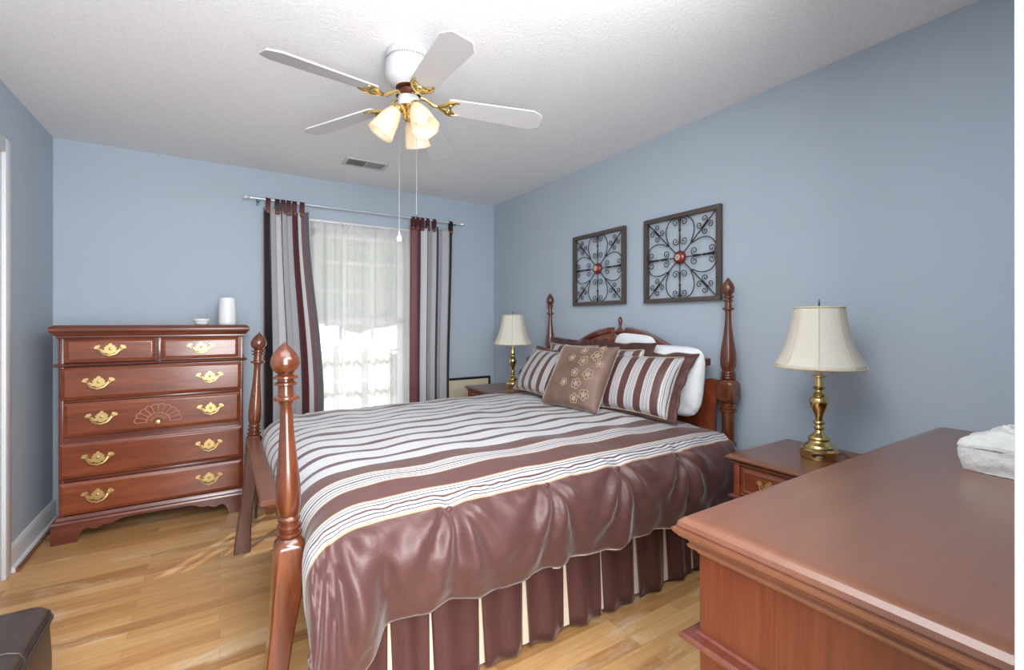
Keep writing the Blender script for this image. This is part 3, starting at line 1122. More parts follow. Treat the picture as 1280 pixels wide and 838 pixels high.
def pillow(name, label, cat, cx, cy, cz, w, h, T, lean, yaw, mat, flange=0.0, fmat=None, roll=0.0, seed=1, pattern_off=0.0, group=None, wr=0.010, curl=0.0, rnd=0.0):
    """cx, cy, cz: middle of the lower edge; front faces local -Y"""
    t = thing(name, label, cat, (cx, cy, cz), 0, group)
    t.rotation_euler = (Matrix.Rotation(-PI / 2 + yaw, 3, 'Z') @ Matrix.Rotation(-lean, 3, 'X') @ Matrix.Rotation(roll, 3, 'Y')).to_euler()
    N = 34

    def xy(a, c):
        if rnd:
            k = max(abs(a), abs(c)) / max(1e-6, (abs(a) ** rnd + abs(c) ** rnd) ** (1 / rnd))
            px, pz = a * k * w / 2, c * k * h / 2 + h / 2
            return px, pz
        px = a * w / 2 * (1 - 0.07 * (1 - c * c) * abs(a))
        pz = c * h / 2 * (1 - 0.07 * (1 - a * a) * abs(c)) + h / 2 + flange * 0.25
        return px, pz

    def mk(sgn):
        def fn(iu, iv):
            a, c = 2 * iu - 1, 2 * iv - 1
            px, pz = xy(a, c)
            th = pillow_z(a, c, T)
            th *= 1 - 0.16 * max(0, c)                        # heavier at the bottom
            q = Vector((px * 6 + seed * 3.1, pz * 6, sgn * 2.0 + seed))
            ed = min(1, 4 * (1 - abs(a)) + 0.0) * min(1, 4 * (1 - abs(c)))
            th += wr * noise.noise(q) * ed + 0.6 * wr * noise.noise(q * 2.7) * ed
            cur = curl * (a * a) * 0.03
            return (px, sgn * th * 0.5 + cur, pz)
        return fn
    b = MB()
    uvf = lambda iu, iv: ((2 * iu - 1) * w / 2 + pattern_off, (2 * iv - 1) * h / 2)
    b.grid(mk(-1), N, N, uvf)
    b.grid(mk(1), N, N, uvf)
    bmesh.ops.remove_doubles(b.bm, verts=b.bm.verts, dist=0.0004)
    body = b.build('cushion', mat, t, 80)
    if flange:
        f = MB()
        P = 120

        def edge(k):
            s = 4.0 * k / P
            if s < 1: return (-1 + 2 * s, -1)
            if s < 2: return (1, -1 + 2 * (s - 1))
            if s < 3: return (1 - 2 * (s - 2), 1)
            return (-1, 1 - 2 * (s - 3))
        rings = []
        for j in range(5):
            q = j / 4
            r_ = []
            for k in range(P):
                a, c = edge(k)
                px, pz = xy(a, c)
                ox, oz = (a if abs(a) == 1 or True else 0), c
                sx = a ** 9
                sz = c ** 9
                l = max(abs(sx), abs(sz)) or 1
                px += sx / l * flange * q if abs(a) > 0.999 or abs(sx) > 0.3 else sx * flange * q
                fz = flange if c > 0 else flange * 0.22
                pz += sz / l * fz * q if abs(c) > 0.999 or abs(sz) > 0.3 else sz * fz * q
                yy = q * (0.030 * noise.noise(Vector((px * 8, pz * 8, seed * 2.0))) + 0.010 * math.sin(k * 0.6 + seed))
                if c > 0.5:
                    yy += q * 0.03 * (c - 0.5) * 2
                r_.append((px, yy + curl * a * a * 0.03, pz))
            rings.append(r_)
        f.loft(rings, cap=False)
        f.build('flange', fmat or mat, t, 80, mod='solid').modifiers[0].thickness = 0.008
        # piping line between cushion and flange
        pts = []
        for k in range(P):
            a, c = edge(k)
            px, pz = xy(a, c)
            pts.append((px, -0.012 + curl * a * a * 0.03, pz))
        f = MB().tube(pts, 0.0018, 5, closed=True)
        f.build('piping', 'ivory' if fmat else mat, t)
    return t


BT = 0.742
# white sleeping pillows standing against the headboard
pillow('white_pillow', 'white quilted pillow at the right end, leaning on the headboard', 'pillow', 2.125, 1.745, BT + 0.005, 0.47, 0.385, 0.14, 0.16, 0.0, 'white_cloth', seed=3, rnd=5)
pillow('white_pillow', 'white pillow peeking out below the headboard finial behind striped shams', 'pillow', 2.185, 2.055, BT + 0.02, 0.36, 0.425, 0.07, 0.06, 0.0, 'white_cloth', seed=5, roll=0.06, rnd=5)
# rear pair of shams
pillow('striped_sham', 'rear striped sham with dark brown flange behind the taupe velvet pillow', 'pillow', 2.00, 2.46, BT + 0.0, 0.50, 0.36, 0.13, 0.20, 0.0, 'sham', 0.05, 'satin_dark', seed=7, pattern_off=0.02)
pillow('striped_sham', 'rear striped sham whose top shows above the right front sham', 'pillow', 1.985, 2.045, BT + 0.0, 0.44, 0.355, 0.12, 0.22, 0.0, 'sham', 0.05, 'satin_dark', seed=8, pattern_off=0.05)
# front pair of shams
pillow('striped_sham', 'front left striped sham leaning beside the far bedside lamp', 'pillow', 1.815, 2.615, BT + 0.012, 0.52, 0.34, 0.15, 0.55, -0.10, 'sham', 0.045, 'satin', seed=9, pattern_off=0.01)
pillow('striped_sham', 'front right striped sham with a curled brown flange beside the white pillow', 'pillow', 1.885, 1.80, BT + 0.008, 0.50, 0.35, 0.16, 0.50, 0.12, 'sham', 0.05, 'satin', seed=10, pattern_off=0.045)
# velvet cushion with embroidered flowers
VL = pillow('velvet_pillow', 'taupe velvet throw pillow with gold embroidered flowers in the middle of the bed', 'pillow', 1.70, 2.085, BT + 0.012, 0.44, 0.42, 0.15, 0.52, 0.12, 'velvet', seed=12, wr=0.008)
b = MB()
for fx, fz, fr in ((0.13, 0.33, 0.034), (0.055, 0.285, 0.032), (0.125, 0.205, 0.034), (0.065, 0.14, 0.032), (0.135, 0.085, 0.032), (0.03, 0.205, 0.026), (0.14, 0.385, 0.022), (0.075, 0.055, 0.028), (0.02, 0.36, 0.026), (-0.04, 0.30, 0.024), (-0.03, 0.14, 0.024), (0.165, 0.28, 0.022)):
    def surf(x, z):
        a, c = x / 0.22, (z - 0.21) / 0.21
        th = pillow_z(a, c, 0.15) * (1 - 0.16 * max(0, c))
        q = Vector((x * 6 + 12 * 3.1, z * 6, -2.0 + 12))
        ed = min(1, 4 * (1 - abs(a))) * min(1, 4 * (1 - abs(c)))
        th += 0.008 * noise.noise(q) * ed + 0.6 * 0.008 * noise.noise(q * 2.7) * ed
        return (x, -th * 0.5 - 0.0012, z)
    ph = fx * 31
    for lo, amp, rad in ((0.62, 0.38, fr), (0.5, 0.3, fr * 0.5)):
        pts = []
        for k in range(60):
            a = 2 * PI * k / 60
            q = rad * (lo + amp * abs(math.sin(2.5 * a)) ** 0.7)
            pts.append(surf(fx + q * math.cos(a + ph), fz + q * math.sin(a + ph)))
        b.tube(pts, 0.0011, 4, closed=True)
    for k in range(5):
        a = 2 * PI * k / 5 + ph
        b.tube([surf(fx, fz), surf(fx + fr * 0.5 * math.cos(a), fz + fr * 0.5 * math.sin(a))], 0.001, 4)
b.build('embroidery', 'gold_thread', VL)


# ------------------------------------------------------------------ nightstands
def nightstand(label, loc, w=0.62):
    t = thing('nightstand', label, 'nightstand', loc, -PI / 2, 'nightstands on both sides of the bed')
    d = 0.50
    hw = w / 2
    b = MB()
    b.box(-hw + 0.03, hw - 0.03, 0.03, d - 0.01, 0.10, 0.664)
    b.box(-hw + 0.03, -hw + 0.055, 0.022, 0.04, 0.10, 0.664, 0.002).box(hw - 0.055, hw - 0.03, 0.022, 0.04, 0.10, 0.664, 0.002)
    b.build('carcass', 'cherry', t)
    b = MB().rects(-hw + 0.02, hw - 0.02, 0.02, d - 0.02, [(-0.008, 0.660), (0.002, 0.662), (0.006, 0.666), (0.006, 0.670), (-0.002, 0.673), (-0.002, 0.677), (0.016, 0.681), (0.020, 0.684), (0.020, 0.688), (0.012, 0.694), (0.004, 0.699), (0.0, 0.700), (-0.006, 0.7), (-0.02, 0.7)])
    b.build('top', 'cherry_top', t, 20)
    b = MB().rects(-hw + 0.03, hw - 0.03, 0.03, d - 0.02, [(0.0, 0.533), (0.012, 0.530), (0.018, 0.524), (0.018, 0.517), (0.004, 0.512), (0, 0.508)])
    b.build('waist_moulding', 'cherry_dark', t, 20)
    b = MB().rects(-hw + 0.03, hw - 0.03, 0.03, d - 0.02, [(0.0, 0.15), (0.010, 0.14), (0.016, 0.12), (0.016, 0.10)])
    hp_ = [(0.0, 0.07), (0.10, 0.07), (0.14, 0.055), (0.16, 0.04), (0.19, 0.045), (0.205, 0.02), (0.21, 0.0), (hw - 0.014, 0), (hw - 0.014, 0.102)]
    b.prism(hp_ + [(-x, z) for x, z in hp_[::-1][:-1]], 0.014, 0.034)
    for sx in (-1, 1):
        x0, x1 = sorted((sx * (hw - 0.014), sx * (hw - 0.034)))
        b.prism([(0.034, 0), (0.10, 0), (0.12, 0.06), (d - 0.12, 0.06), (d - 0.10, 0), (d - 0.01, 0), (d - 0.01, 0.102), (0.034, 0.102)], x0, x1, 'x')
    b.build('bracket_foot', 'cherry_dark', t, 30)
    for z0, z1 in ((0.537, 0.656), (0.165, 0.500)):
        dd = drawer(t, -hw + 0.058, hw - 0.058, z0, z1, 0.03, [], 0.006, 0.012, 'cherry', 0.2)
        b = MB()
        x0, x1 = -hw + 0.070, hw - 0.070
        b.front(x0, x1, z0 + 0.014, z1 - 0.014, [(0, 0.024), (0.002, 0.019), (0.005, 0.018), (0.008, 0.020), (0.009, 0.0235)])
        b.build('bead_frame', 'cherry_top', dd, 20)
        for px in (-0.0755, 0.0755):
            add_pull(dd, px, 0.0225, (z0 + z1) / 2 + 0.002, 0.72)
    return t


nightstand('near nightstand partly hidden by the dresser, right of the bed', (1.82, 0.9175, 0), 0.515)
nightstand('far nightstand by the corner, mostly hidden behind the bed', (1.82, 3.385, 0), 0.54)


# ------------------------------------------------------------------ table lamps
def lamp(label, loc, rz):
    t = thing('table_lamp', label, 'lamp', loc, rz, 'brass lamps on the nightstands')
    prof_ = [(0.060, 0), (0.066, 0.002), (0.068, 0.010), (0.066, 0.030), (0.068, 0.034), (0.064, 0.038), (0.058, 0.042), (0.058, 0.048), (0.050, 0.056), (0.040, 0.064), (0.036, 0.070), (0.040, 0.074), (0.040, 0.080), (0.034, 0.086), (0.024, 0.094),
             (0.015, 0.102), (0.012, 0.110), (0.018, 0.114), (0.020, 0.119), (0.014, 0.124), (0.012, 0.130), (0.020, 0.135), (0.022, 0.140), (0.020, 0.146), (0.013, 0.150), (0.013, 0.158), (0.016, 0.170), (0.022, 0.185), (0.030, 0.204), (0.034, 0.222), (0.033, 0.234),
             (0.026, 0.244), (0.022, 0.246), (0.024, 0.251), (0.020, 0.256), (0.014, 0.262), (0.013, 0.270), (0.022, 0.276), (0.023, 0.280), (0.016, 0.284), (0.015, 0.318), (0.024, 0.322), (0.024, 0.327), (0.012, 0.330)]
    prof_ = [(r * 1.0, z * 1.04) for r, z in prof_]
    MB().lathe(prof_, 32).build('base', 'brass', t, 50)
    b = MB().lathe([(0.012, 0.343), (0.012, 0.385), (0.016, 0.39), (0.016, 0.42), (0.010, 0.425)], 16)
    b.build('socket', 'cream', t)
    b = MB().sphere((0, 0, 0.468), 0.028, (1, 1, 1.2), 14, 10)
    b.build('bulb', 'white_plastic', t)
    # dark oval window in the foot of the lamp
    b = MB()
    pts = []
    for k in range(24):
        a = 2 * PI * k / 24
        dx, dz = 0.026 * math.cos(a), 0.020 + 0.0085 * math.sin(a)
        an = dx / 0.067
        pts.append((0.0685 * math.sin(an), -0.0690 * math.cos(an), dz))
    f = b.bm.faces.new([b.bm.verts.new(p) for p in pts])
    ex = bmesh.ops.extrude_face_region(b.bm, geom=[f])
    for v in [g for g in ex['geom'] if isinstance(g, bmesh.types.BMVert)]:
        v.co.x *= 0.93; v.co.y *= 0.93
    b.build('foot_window', 'dark_felt', t)
    # bell shade, eight panels
    SZ0, SZ1 = 0.375, 0.620
    seg = 64

    def rad(f):
        return interp([(0, 0.160), (0.06, 0.152), (0.2, 0.134), (0.4, 0.116), (0.6, 0.103), (0.8, 0.094), (1, 0.088)], f)
    rings = []
    for j in range(17):
        f = j / 16
        r = rad(f)
        ring = []
        for k in range(seg):
            a = 2 * PI * k / seg
            rr = r * (1 - 0.028 * (abs(math.cos(3 * a)) ** 6) * 0 + 0.02 * (abs(math.cos(4 * a)) ** 4) - 0.01)
            ring.append((rr * math.cos(a), rr * math.sin(a), lerp(SZ0, SZ1, f)))
        rings.append(ring)
    b = MB().loft(rings, cap=False)
    b.build('lamp_shade', 'shade', t, 60, mod='solid').modifiers[0].thickness = 0.002
    sh = t.children[-1]
    b = MB()
    for f, r_ in ((0, 0.0035), (1, 0.004)):
        b.tube([(rad(f) * 1.003 * math.cos(2 * PI * k / 48), rad(f) * 1.003 * math.sin(2 * PI * k / 48), lerp(SZ0, SZ1, f)) for k in range(48)], r_, 6, closed=True)
    for k in range(8):
        a = 2 * PI * k / 8
        b.tube([((rad(j / 16) * 1.012) * math.cos(a), (rad(j / 16) * 1.012) * math.sin(a), lerp(SZ0, SZ1, j / 16)) for j in range(17)], 0.0019, 5)
    b.build('shade_trim', 'ivory', sh)
    b = MB()
    b.tube([(-0.045, 0, 0.35), (-0.055, 0, 0.47), (-0.035, 0, 0.60), (0, 0, 0.622)], 0.0015, 5).tube([(0.045, 0, 0.35), (0.055, 0, 0.47), (0.035, 0, 0.60), (0, 0, 0.622)], 0.0015, 5)
    for k in range(3):
        a = 2 * PI * k / 3
        b.tube([(0, 0, 0.617), (0.088 * math.cos(a), 0.088 * math.sin(a), 0.617)], 0.0012, 5)
    b.build('harp', 'brass', t)
    b = MB().lathe([(0.0035, 0.618), (0.0035, 0.632), (0.0045, 0.636), (0.0025, 0.650), (0.001, 0.656)], 10)
    b.build('finial', 'chain', t)
    return t


L1 = lamp('near brass table lamp with cream bell shade, right of the bed beside the dresser', (2.09, 0.925, 0.700), math.radians(-66))
b = MB().tube(catmull([(0.045, 0.055, 0.004), (0.08, 0.10, 0.004), (0.10, 0.09, 0.004), (0.09, 0.05, 0.004), (0.12, 0.06, 0.004), (0.16, 0.10, 0.004)], 6), 0.0028, 6)
b.build('power_cord', 'wood_button', L1)
lamp('far brass table lamp with cream bell shade, in the corner left of the bed', (2.09, 3.28, 0.700), math.radians(-35))

# ------------------------------------------------------------------ dresser in the foreground
DX0, DX1, DYF, DYB = 0.835, 2.32, 0.605, 0.115          # front faces +Y
dr = thing('dresser', 'low wide cherry dresser with glossy top in the right foreground', 'dresser', ((DX0 + DX1) / 2, DYF, 0), PI)
hw = (DX1 - DX0) / 2
dd_ = DYF - DYB - 0.015
b = MB()
b.box(-hw, hw, 0.012, dd_, 0.10, 0.80)
b.build('carcass', 'cherry_end', dr)
b = MB().rects(-hw, hw, 0.008, dd_, [(-0.01, 0.780), (0.0, 0.782), (0.004, 0.790), (0.014, 0.793), (0.016, 0.799), (0.012, 0.803), (0.014, 0.808), (0.026, 0.814), (0.036, 0.824), (0.038, 0.831), (0.028, 0.833), (0.030, 0.837), (0.028, 0.846), (0.020, 0.854), (0.008, 0.859), (-0.002, 0.8605), (-0.008, 0.8606), (-0.02, 0.8606), (-0.05, 0.8606)])
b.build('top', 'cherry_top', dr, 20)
b = MB().rects(-hw, hw, 0.008, dd_, [(0.0, 0.590), (0.004, 0.594), (0.016, 0.600), (0.026, 0.604), (0.028, 0.610), (0.022, 0.615), (0.004, 0.618), (0, 0.622)])
b.build('waist_moulding', 'cherry_dark', dr, 20)
b = MB().rects(-hw, hw, 0.008, dd_, [(0.0, 0.15), (0.012, 0.14), (0.022, 0.12), (0.026, 0.10), (0.026, 0.085)])
for sx in (-1, 1):
    for sy in (0, 1):
        x0, x1 = sorted((sx * (hw + 0.026), sx * (hw - 0.12)))
        y0 = -0.018 if not sy else dd_ - 0.12
        b.box(x0, x1, y0, y0 + 0.13, 0, 0.09, 0.006)
b.build('bracket_foot', 'cherry_dark', dr, 30)
w3 = 2 * hw / 3
for k in range(3):
    x0 = -hw + k * w3
    drawer(dr, x0 + 0.015, x0 + w3 - 0.015, 0.635, 0.775, 0.008, [x0 + w3 / 2], 0.010, depth=0.25)
for k in range(2):
    x0 = -hw + k * hw
    for z0, z1 in ((0.385, 0.580), (0.165, 0.365)):
        drawer(dr, x0 + 0.015, x0 + hw - 0.015, z0, z1, 0.008, [x0 + hw * 0.27, x0 + hw * 0.73], 0.010, depth=0.25)

# crinkled white covered box on the dresser
wb = thing('covered_box', 'white crinkled fabric covered box on the dresser by the door casing', 'box', (1.80, 0.287, 0.8607), math.radians(-6))


def blob_box(x, y, z0, z1, seed, taper, amp, name):
    b = MB()
    n = 16

    def ring(z, q):
        r_ = []
        for k in range(4 * n):
            s = k / n
            i = int(s)
            f = s - i
            a, c = [(-1 + 2 * f, -1), (1, -1 + 2 * f), (1 - 2 * f, 1), (-1, 1 - 2 * f)][i]
            rr = (abs(a) ** 11 + abs(c) ** 11) ** (1 / 11)
            p = Vector((a / rr * x * q, c / rr * y * q, z))
            p += noise.noise_vector(p * 28 + Vector((seed, 0, 0))) * amp
            p += noise.noise_vector(p * 70 + Vector((seed, 3, 0))) * amp * 0.5
            p.z = max(p.z, 0.0008)
            r_.append(p)
        return r_
    L = []
    for j in range(11):
        t = j / 10
        L.append(ring(lerp(z0, z1, t), taper(t)))
    for q in (0.8, 0.55, 0.3, 0.1):
        L.append(ring(z1 + 0.004 * (1 - q), taper(1.0) * q))
    b.loft(L)
    return b.build(name, 'plaster', wb, 60)


blob_box(0.115, 0.115, 0.001, 0.066, 2.0, lambda t: 0.94 + 0.06 * sm(t * 2), 0.005, 'box_body')
blob_box(0.118, 0.118, 0.066, 0.108, 9.0, lambda t: 1.0 - 0.42 * sm((t - 0.15) / 0.85), 0.006, 'lid')
b = MB()
rng = random.Random(4)
for k in range(9):
    a = rng.random() * 2 * PI
    pts = [Vector((0.055 * math.cos(a + j * 0.25) * (1 - j * 0.1) , 0.055 * math.sin(a + j * 0.25) * (1 - j * 0.1), 0.108 + 0.005 * math.sin(j * 1.2))) for j in range(6)]
    b.tube(pts, [0.004, 0.008, 0.010, 0.009, 0.007, 0.003], 7)
b.build('ruched_trim', 'plaster', wb, 70)

# ------------------------------------------------------------------ leather ottoman (lower left corner)
OT = thing('leather_ottoman', 'dark brown leather ottoman at the lower left edge of the photo', 'ottoman', (-0.645, 1.42, 0), 0)
OT.scale = (1, 1, 1.085)
hx, hy, oh = 0.245, 0.38, 0.46


def rr_ring(gx, gy, z, rc, sag=0):
    pts = []
    for (sx, sy, a0) in ((1, 1, 0), (-1, 1, PI / 2), (-1, -1, PI), (1, -1, 3 * PI / 2)):
        for k in range(7):
            a = a0 + PI / 2 * k / 6
            pts.append((sx * (gx - rc) + rc * math.cos(a), sy * (gy - rc) + rc * math.sin(a), z))
    return pts


lev = [(0.0, 0.06), (0.004, 0.07), (0.004, 0.30), (0.0, 0.39), (-0.004, 0.402)]
MB().loft([rr_ring(hx + g, hy + g, z, 0.035) for g, z in lev]).build('body', 'leather', OT, 50)
lev = [(-0.002, 0.400), (0.003, 0.406), (0.002, 0.418), (-0.008, 0.430), (-0.024, 0.436), (-0.06, 0.439), (-0.14, 0.441), (-0.2, 0.442)]
b = MB()
b.loft([rr_ring(hx + g, hy + g, z, 0.035 if g > -0.03 else 0.02) for g, z in lev])
b.build('seat', 'leather', OT, 60)
b = MB()
b.tube(rr_ring(hx + 0.004, hy + 0.004, 0.402, 0.035), 0.0045, 6, closed=True)
for yy in (0.14, -0.14):
    b.tube([(-hx + 0.10, yy, 0.4425), (hx - 0.14, yy, 0.4422), (hx - 0.06, yy, 0.4402), (hx - 0.024, yy, 0.437), (hx - 0.006, yy, 0.4305), (hx + 0.003, yy, 0.418), (hx + 0.004, yy, 0.39), (hx + 0.005, yy, 0.08)], 0.0022, 6)
b.build('piping', 'thread', OT)
for sx in (-1, 1):
    for sy in (-1, 1):
        MB().lathe([(0.014, 0), (0.022, 0.062)], 12, Matrix.Translation((sx * (hx - 0.05), sy * (hy - 0.05), 0))).build('leg', 'cherry_dark', OT)

# ------------------------------------------------------------------ framed picture behind the bed
PF = thing('framed_picture', 'black framed print with cream mat leaning on the back wall by the curtain', 'picture', (2.03, 3.965, 0.0))
PF.location.y = 3.990
PF.rotation_euler = (-0.048, 0, 0)
w_, h_ = 0.56, 0.725
b = MB()
x0, x1 = -0.235, 0.262
for rx0, rx1, rz0, rz1 in ((x0, x1, h_ - 0.022, h_), (x0, x1, 0.002, 0.022), (x0, x0 + 0.022, 0.022, h_ - 0.022), (x1 - 0.022, x1, 0.022, h_ - 0.022)):
    b.box(rx0, rx1, -0.012, 0.012, rz0, rz1, 0.003)
b.build('frame', 'black_frame', PF)
MB().box(x0 + 0.02, x1 - 0.02, -0.003, 0.008, 0.02, h_ - 0.02).build('mat_board', 'mat_board', PF)
MB().box(x0 + 0.09, x1 - 0.09, -0.0045, -0.003, 0.10, h_ - 0.10).build('print', 'print', PF)


# ------------------------------------------------------------------ iron wall art
def scroll(cx, cz, r0, turns, start, sgn, tail, n=26):
    """spiral in the XZ plane ending on a tail point"""
    pts = []
    for i in range(n):
        t = i / (n - 1)
        a = start + sgn * turns * 2 * PI * t
        r = r0 * (0.22 + 0.78 * t)
        pts.append((cx + r * math.cos(a), 0, cz + r * math.sin(a)))
    pts += tail
    return pts


def wall_art(label, yc, zc, w=0.54, h=0.533):
    t = thing('iron_wall_art', label, 'wall art', (XR - 0.022, yc, zc), -PI / 2, 'square iron scroll panels above the bed')
    hw, hh, fw_ = w / 2, h / 2, 0.026
    b = MB()
    for x0, x1, z0, z1 in ((-hw, hw, hh - fw_, hh), (-hw, hw, -hh, -hh + fw_), (-hw, -hw + fw_, -hh + fw_, hh - fw_), (hw - fw_, hw, -hh + fw_, hh - fw_)):
        b.box(x0, x1, -0.012, 0.016, z0, z1, 0.002)
    b.build('frame', 'iron_frame', t)
    b = MB()
    L = hw - fw_ + 0.004
    for k in range(4):
        R = Matrix.Rotation(k * PI / 2, 4, 'Y')
        T = lambda pts: [R @ Vector(p) for p in pts]
        # straight stem and diagonal
        b.tube(T([(0, 0, 0.02), (0, 0, L)]), 0.0032, 6)
        b.tube(T([(0.014, 0, 0.014), (L, 0, L)]), 0.0032, 6)
        # petal
        pet = [(0.079, 0, 0.089), (0.094, 0, 0.125), (0.100, 0, 0.165), (0.090, 0, 0.205), (0.062, 0, 0.233), (0.022, 0, 0.243), (0, 0, 0.236)]
        for s in (-1, 1):
            b.tube(T(catmull([(s * x, y, z) for x, y, z in pet], 5)), 0.003, 6)
            # double C scrolls along the stem
            for zc_, up in ((0.142, -1), (0.170, 1)):
                pts = []
                c1 = zc_ + up * 0.042
                for i in range(24):
                    q = i / 23
                    a = lerp(2.6 * PI, 0, q)
                    r = 0.025 * (0.2 + 0.8 * q)
                    pts.append((s * (0.030 - r * math.cos(a) * 1.0), 0, c1 + up * r * math.sin(a) * 1.0))
                pts += [(s * 0.004, 0, zc_ + up * 0.022), (s * 0.002, 0, zc_)]
                b.tube(T(pts), 0.0026, 5)
        # scrolls beside the diagonal, in its own frame
        RD = R @ Matrix.Rotation(PI / 4, 4, 'Y')
        for s in (-1, 1):
            for c1, up in ((0.215, -1), (0.262, 1)):
                pts = []
                for i in range(24):
                    q = i / 23
                    a = lerp(2.5 * PI, 0, q)
                    r = 0.020 * (0.2 + 0.8 * q)
                    pts.append(RD @ Vector((s * (0.026 - r * math.cos(a)), 0, c1 + up * r * math.sin(a))))
                pts += [RD @ Vector((s * 0.004, 0, c1 - up * 0.018)), RD @ Vector((s * 0.002, 0, 0.238))]
                b.tube(pts, 0.0026, 5)
        # collars
        for mt, zz in ((R, 0.165), (R, 0.228), (RD, 0.119), (RD, 0.238)):
            b.tube([mt @ Vector((0, 0, zz - 0.010)), mt @ Vector((0, 0, zz)), mt @ Vector((0, 0, zz + 0.010))], [0.004, 0.0075, 0.004], 8)
    b.build('scrollwork', 'iron', t)
    b = MB().lathe([(0.041, -0.004), (0.041, 0.004), (0.036, 0.012), (0.026, 0.019), (0.012, 0.023), (0.001, 0.024)], 24, Matrix.Rotation(PI / 2, 4, 'X'))
    bo = b.build('boss', 'red_boss', t)
    b = MB()
    for k in range(6):
        a = PI / 3 * k
        b.sphere((0.013 * math.cos(a), -0.0225, 0.013 * math.sin(a)), 0.0065, (1, 0.5, 1), 8, 6)
    b.sphere((0, -0.024, 0), 0.005, (1, 0.6, 1), 8, 6)
    b.build('rosette', 'gold_thread', bo)
    return t


wall_art('left iron scroll panel above the bed, nearer the window', 2.50, 1.652)
wall_art('right iron scroll panel above the bed, nearer the lamp', 1.79, 1.648)


# ------------------------------------------------------------------ curtains
def curtain(label, xt0, xt1, xb0, xb1, nf, mat, amp, tabs, ph, ztop=2.135, taper_right=False):
    t = thing('tab_curtain', label, 'curtain', ((xt0 + xt1) / 2, 3.96, 0), 0, 'striped tab curtains at the window')
    ox = (xt0 + xt1) / 2

    def fn(iu, iv):
        z = lerp(0.02, ztop, iv)
        f = 1 - iv
        x = lerp(lerp(xt0, xb0, sm(f * 1.4)), lerp(xt1, xb1, sm(f * 1.4)), iu)
        wob = 0.25 * noise.noise(Vector((iu * 3, iv * 2, ph)))
        y = amp * math.sin(2 * PI * nf * (iu + 0.05 * wob) + ph) * (0.75 + 0.35 * f)
        x += amp * 0.45 * math.sin(4 * PI * nf * iu + 1.3 + ph)
        zz = z
        if iv > 0.9:
            zz -= (iv - 0.9) * 10 * 0.030 * (0.5 - 0.5 * math.cos(2 * PI * (len(tabs) - 1) * iu))
        return (x - ox, y - 0.012, zz)
    MB().grid(fn, 120, 50, lambda a, b_: (a, b_)).build('panel', mat, t, 80, mod='solid').modifiers[0].thickness = 0.002
    for x, col in tabs:
        b = MB()
        w = 0.033
        pr = [(-0.015, 2.09), (-0.017, 2.14), (-0.016, 2.185), (-0.011, 2.204), (0, 2.209), (0.011, 2.204), (0.016, 2.185), (0.014, 2.14), (0.004, 2.10)]
        inner = [(y * 0.8, z - 0.0015) for y, z in pr]
        poly = pr + inner[::-1]
        b.prism(poly, -w / 2 + x - ox, w / 2 + x - ox, 'x')
        tb = b.build('tab', col, t, 60)
        MB().lathe([(0.013, 0), (0.013, 0.004), (0.009, 0.007), (0.0, 0.007)], 14, Matrix.Translation((x - ox, -0.017, 2.105)) @ Matrix.Rotation(PI / 2, 4, 'X')).build('button', 'wood_button', tb)
    return t


M['black_satin'] = plain('black_satin', (26, 14, 16), 0.5)
curtain('left striped tab curtain beside the chest of drawers', 0.275, 0.585, 0.275, 0.70, 4, 'curtain_l', 0.024, [(0.310, 'burgundy'), (0.372, 'black_satin'), (0.412, 'burgundy'), (0.452, 'burgundy'), (0.492, 'burgundy'), (0.548, 'burgundy')], 0.4)
curtain('right striped tab curtain near the corner of the room', 1.435, 1.845, 1.43, 1.815, 4, 'curtain_r', 0.022, [(1.462, 'burgundy'), (1.504, 'burgundy'), (1.546, 'burgundy'), (1.60, 'burgundy'), (1.665, 'burgundy'), (1.830, 'black_satin')], 1.6)
rd = thing('curtain_rod', 'clear slim curtain rod mounted above the window', 'curtain rod', (1.06, 3.96, 2.195))
b = MB().tube([(-0.88, 0, 0), (0.88, 0, 0)], 0.0075, 12)
b.build('rod', 'clear', rd)
for sx in (-1, 1):
    MB().lathe([(0.006, 0), (0.011, 0.004), (0.008, 0.010), (0.014, 0.022), (0.016, 0.032), (0.010, 0.045), (0.001, 0.05)], 14, Matrix.Translation((sx * 0.868, 0, 0)) @ Matrix.Rotation(sx * PI / 2, 4, 'Y')).build('finial', 'clear', rd)
    b = MB().box(sx * 0.815 - 0.010, sx * 0.815 + 0.010, 0.075, 0.089, -0.035, 0.022, 0.002)
    b.box(sx * 0.815 - 0.006, sx * 0.815 + 0.006, 0.004, 0.078, -0.014, -0.006).box(sx * 0.815 - 0.010, sx * 0.815 + 0.010, -0.012, 0.008, -0.020, -0.008, 0.002)
    b.build('bracket', 'bracket_blue', rd)

SH = thing('sheer_curtain', 'white sheer voile curtain covering the window between the striped panels', 'curtain', (1.02, 4.005, 0))


def sheer(iu, iv):
    x = lerp(0.525, 1.515, iu) - 1.02
    z = lerp(0.10, 2.085, iv)
    a = 0.013
    y = a * math.sin(iu * 2 * PI * 15 + 2.2 * math.sin(iu * 17) + 0.3 * iv) * (0.45 + 0.55 * math.sin(iu * 23) ** 2) + 0.010 * noise.noise(Vector((iu * 16, iv * 1.2, 0.5)))
    return (x, y, z)


MB().grid(sheer, 360, 24).build('voile_panel', 'sheer', SH, 80)
b = MB().box(-0.50, 0.50, -0.008, 0.008, 2.078, 2.096, 0.003)
b.build('sheer_rod', 'white', SH)

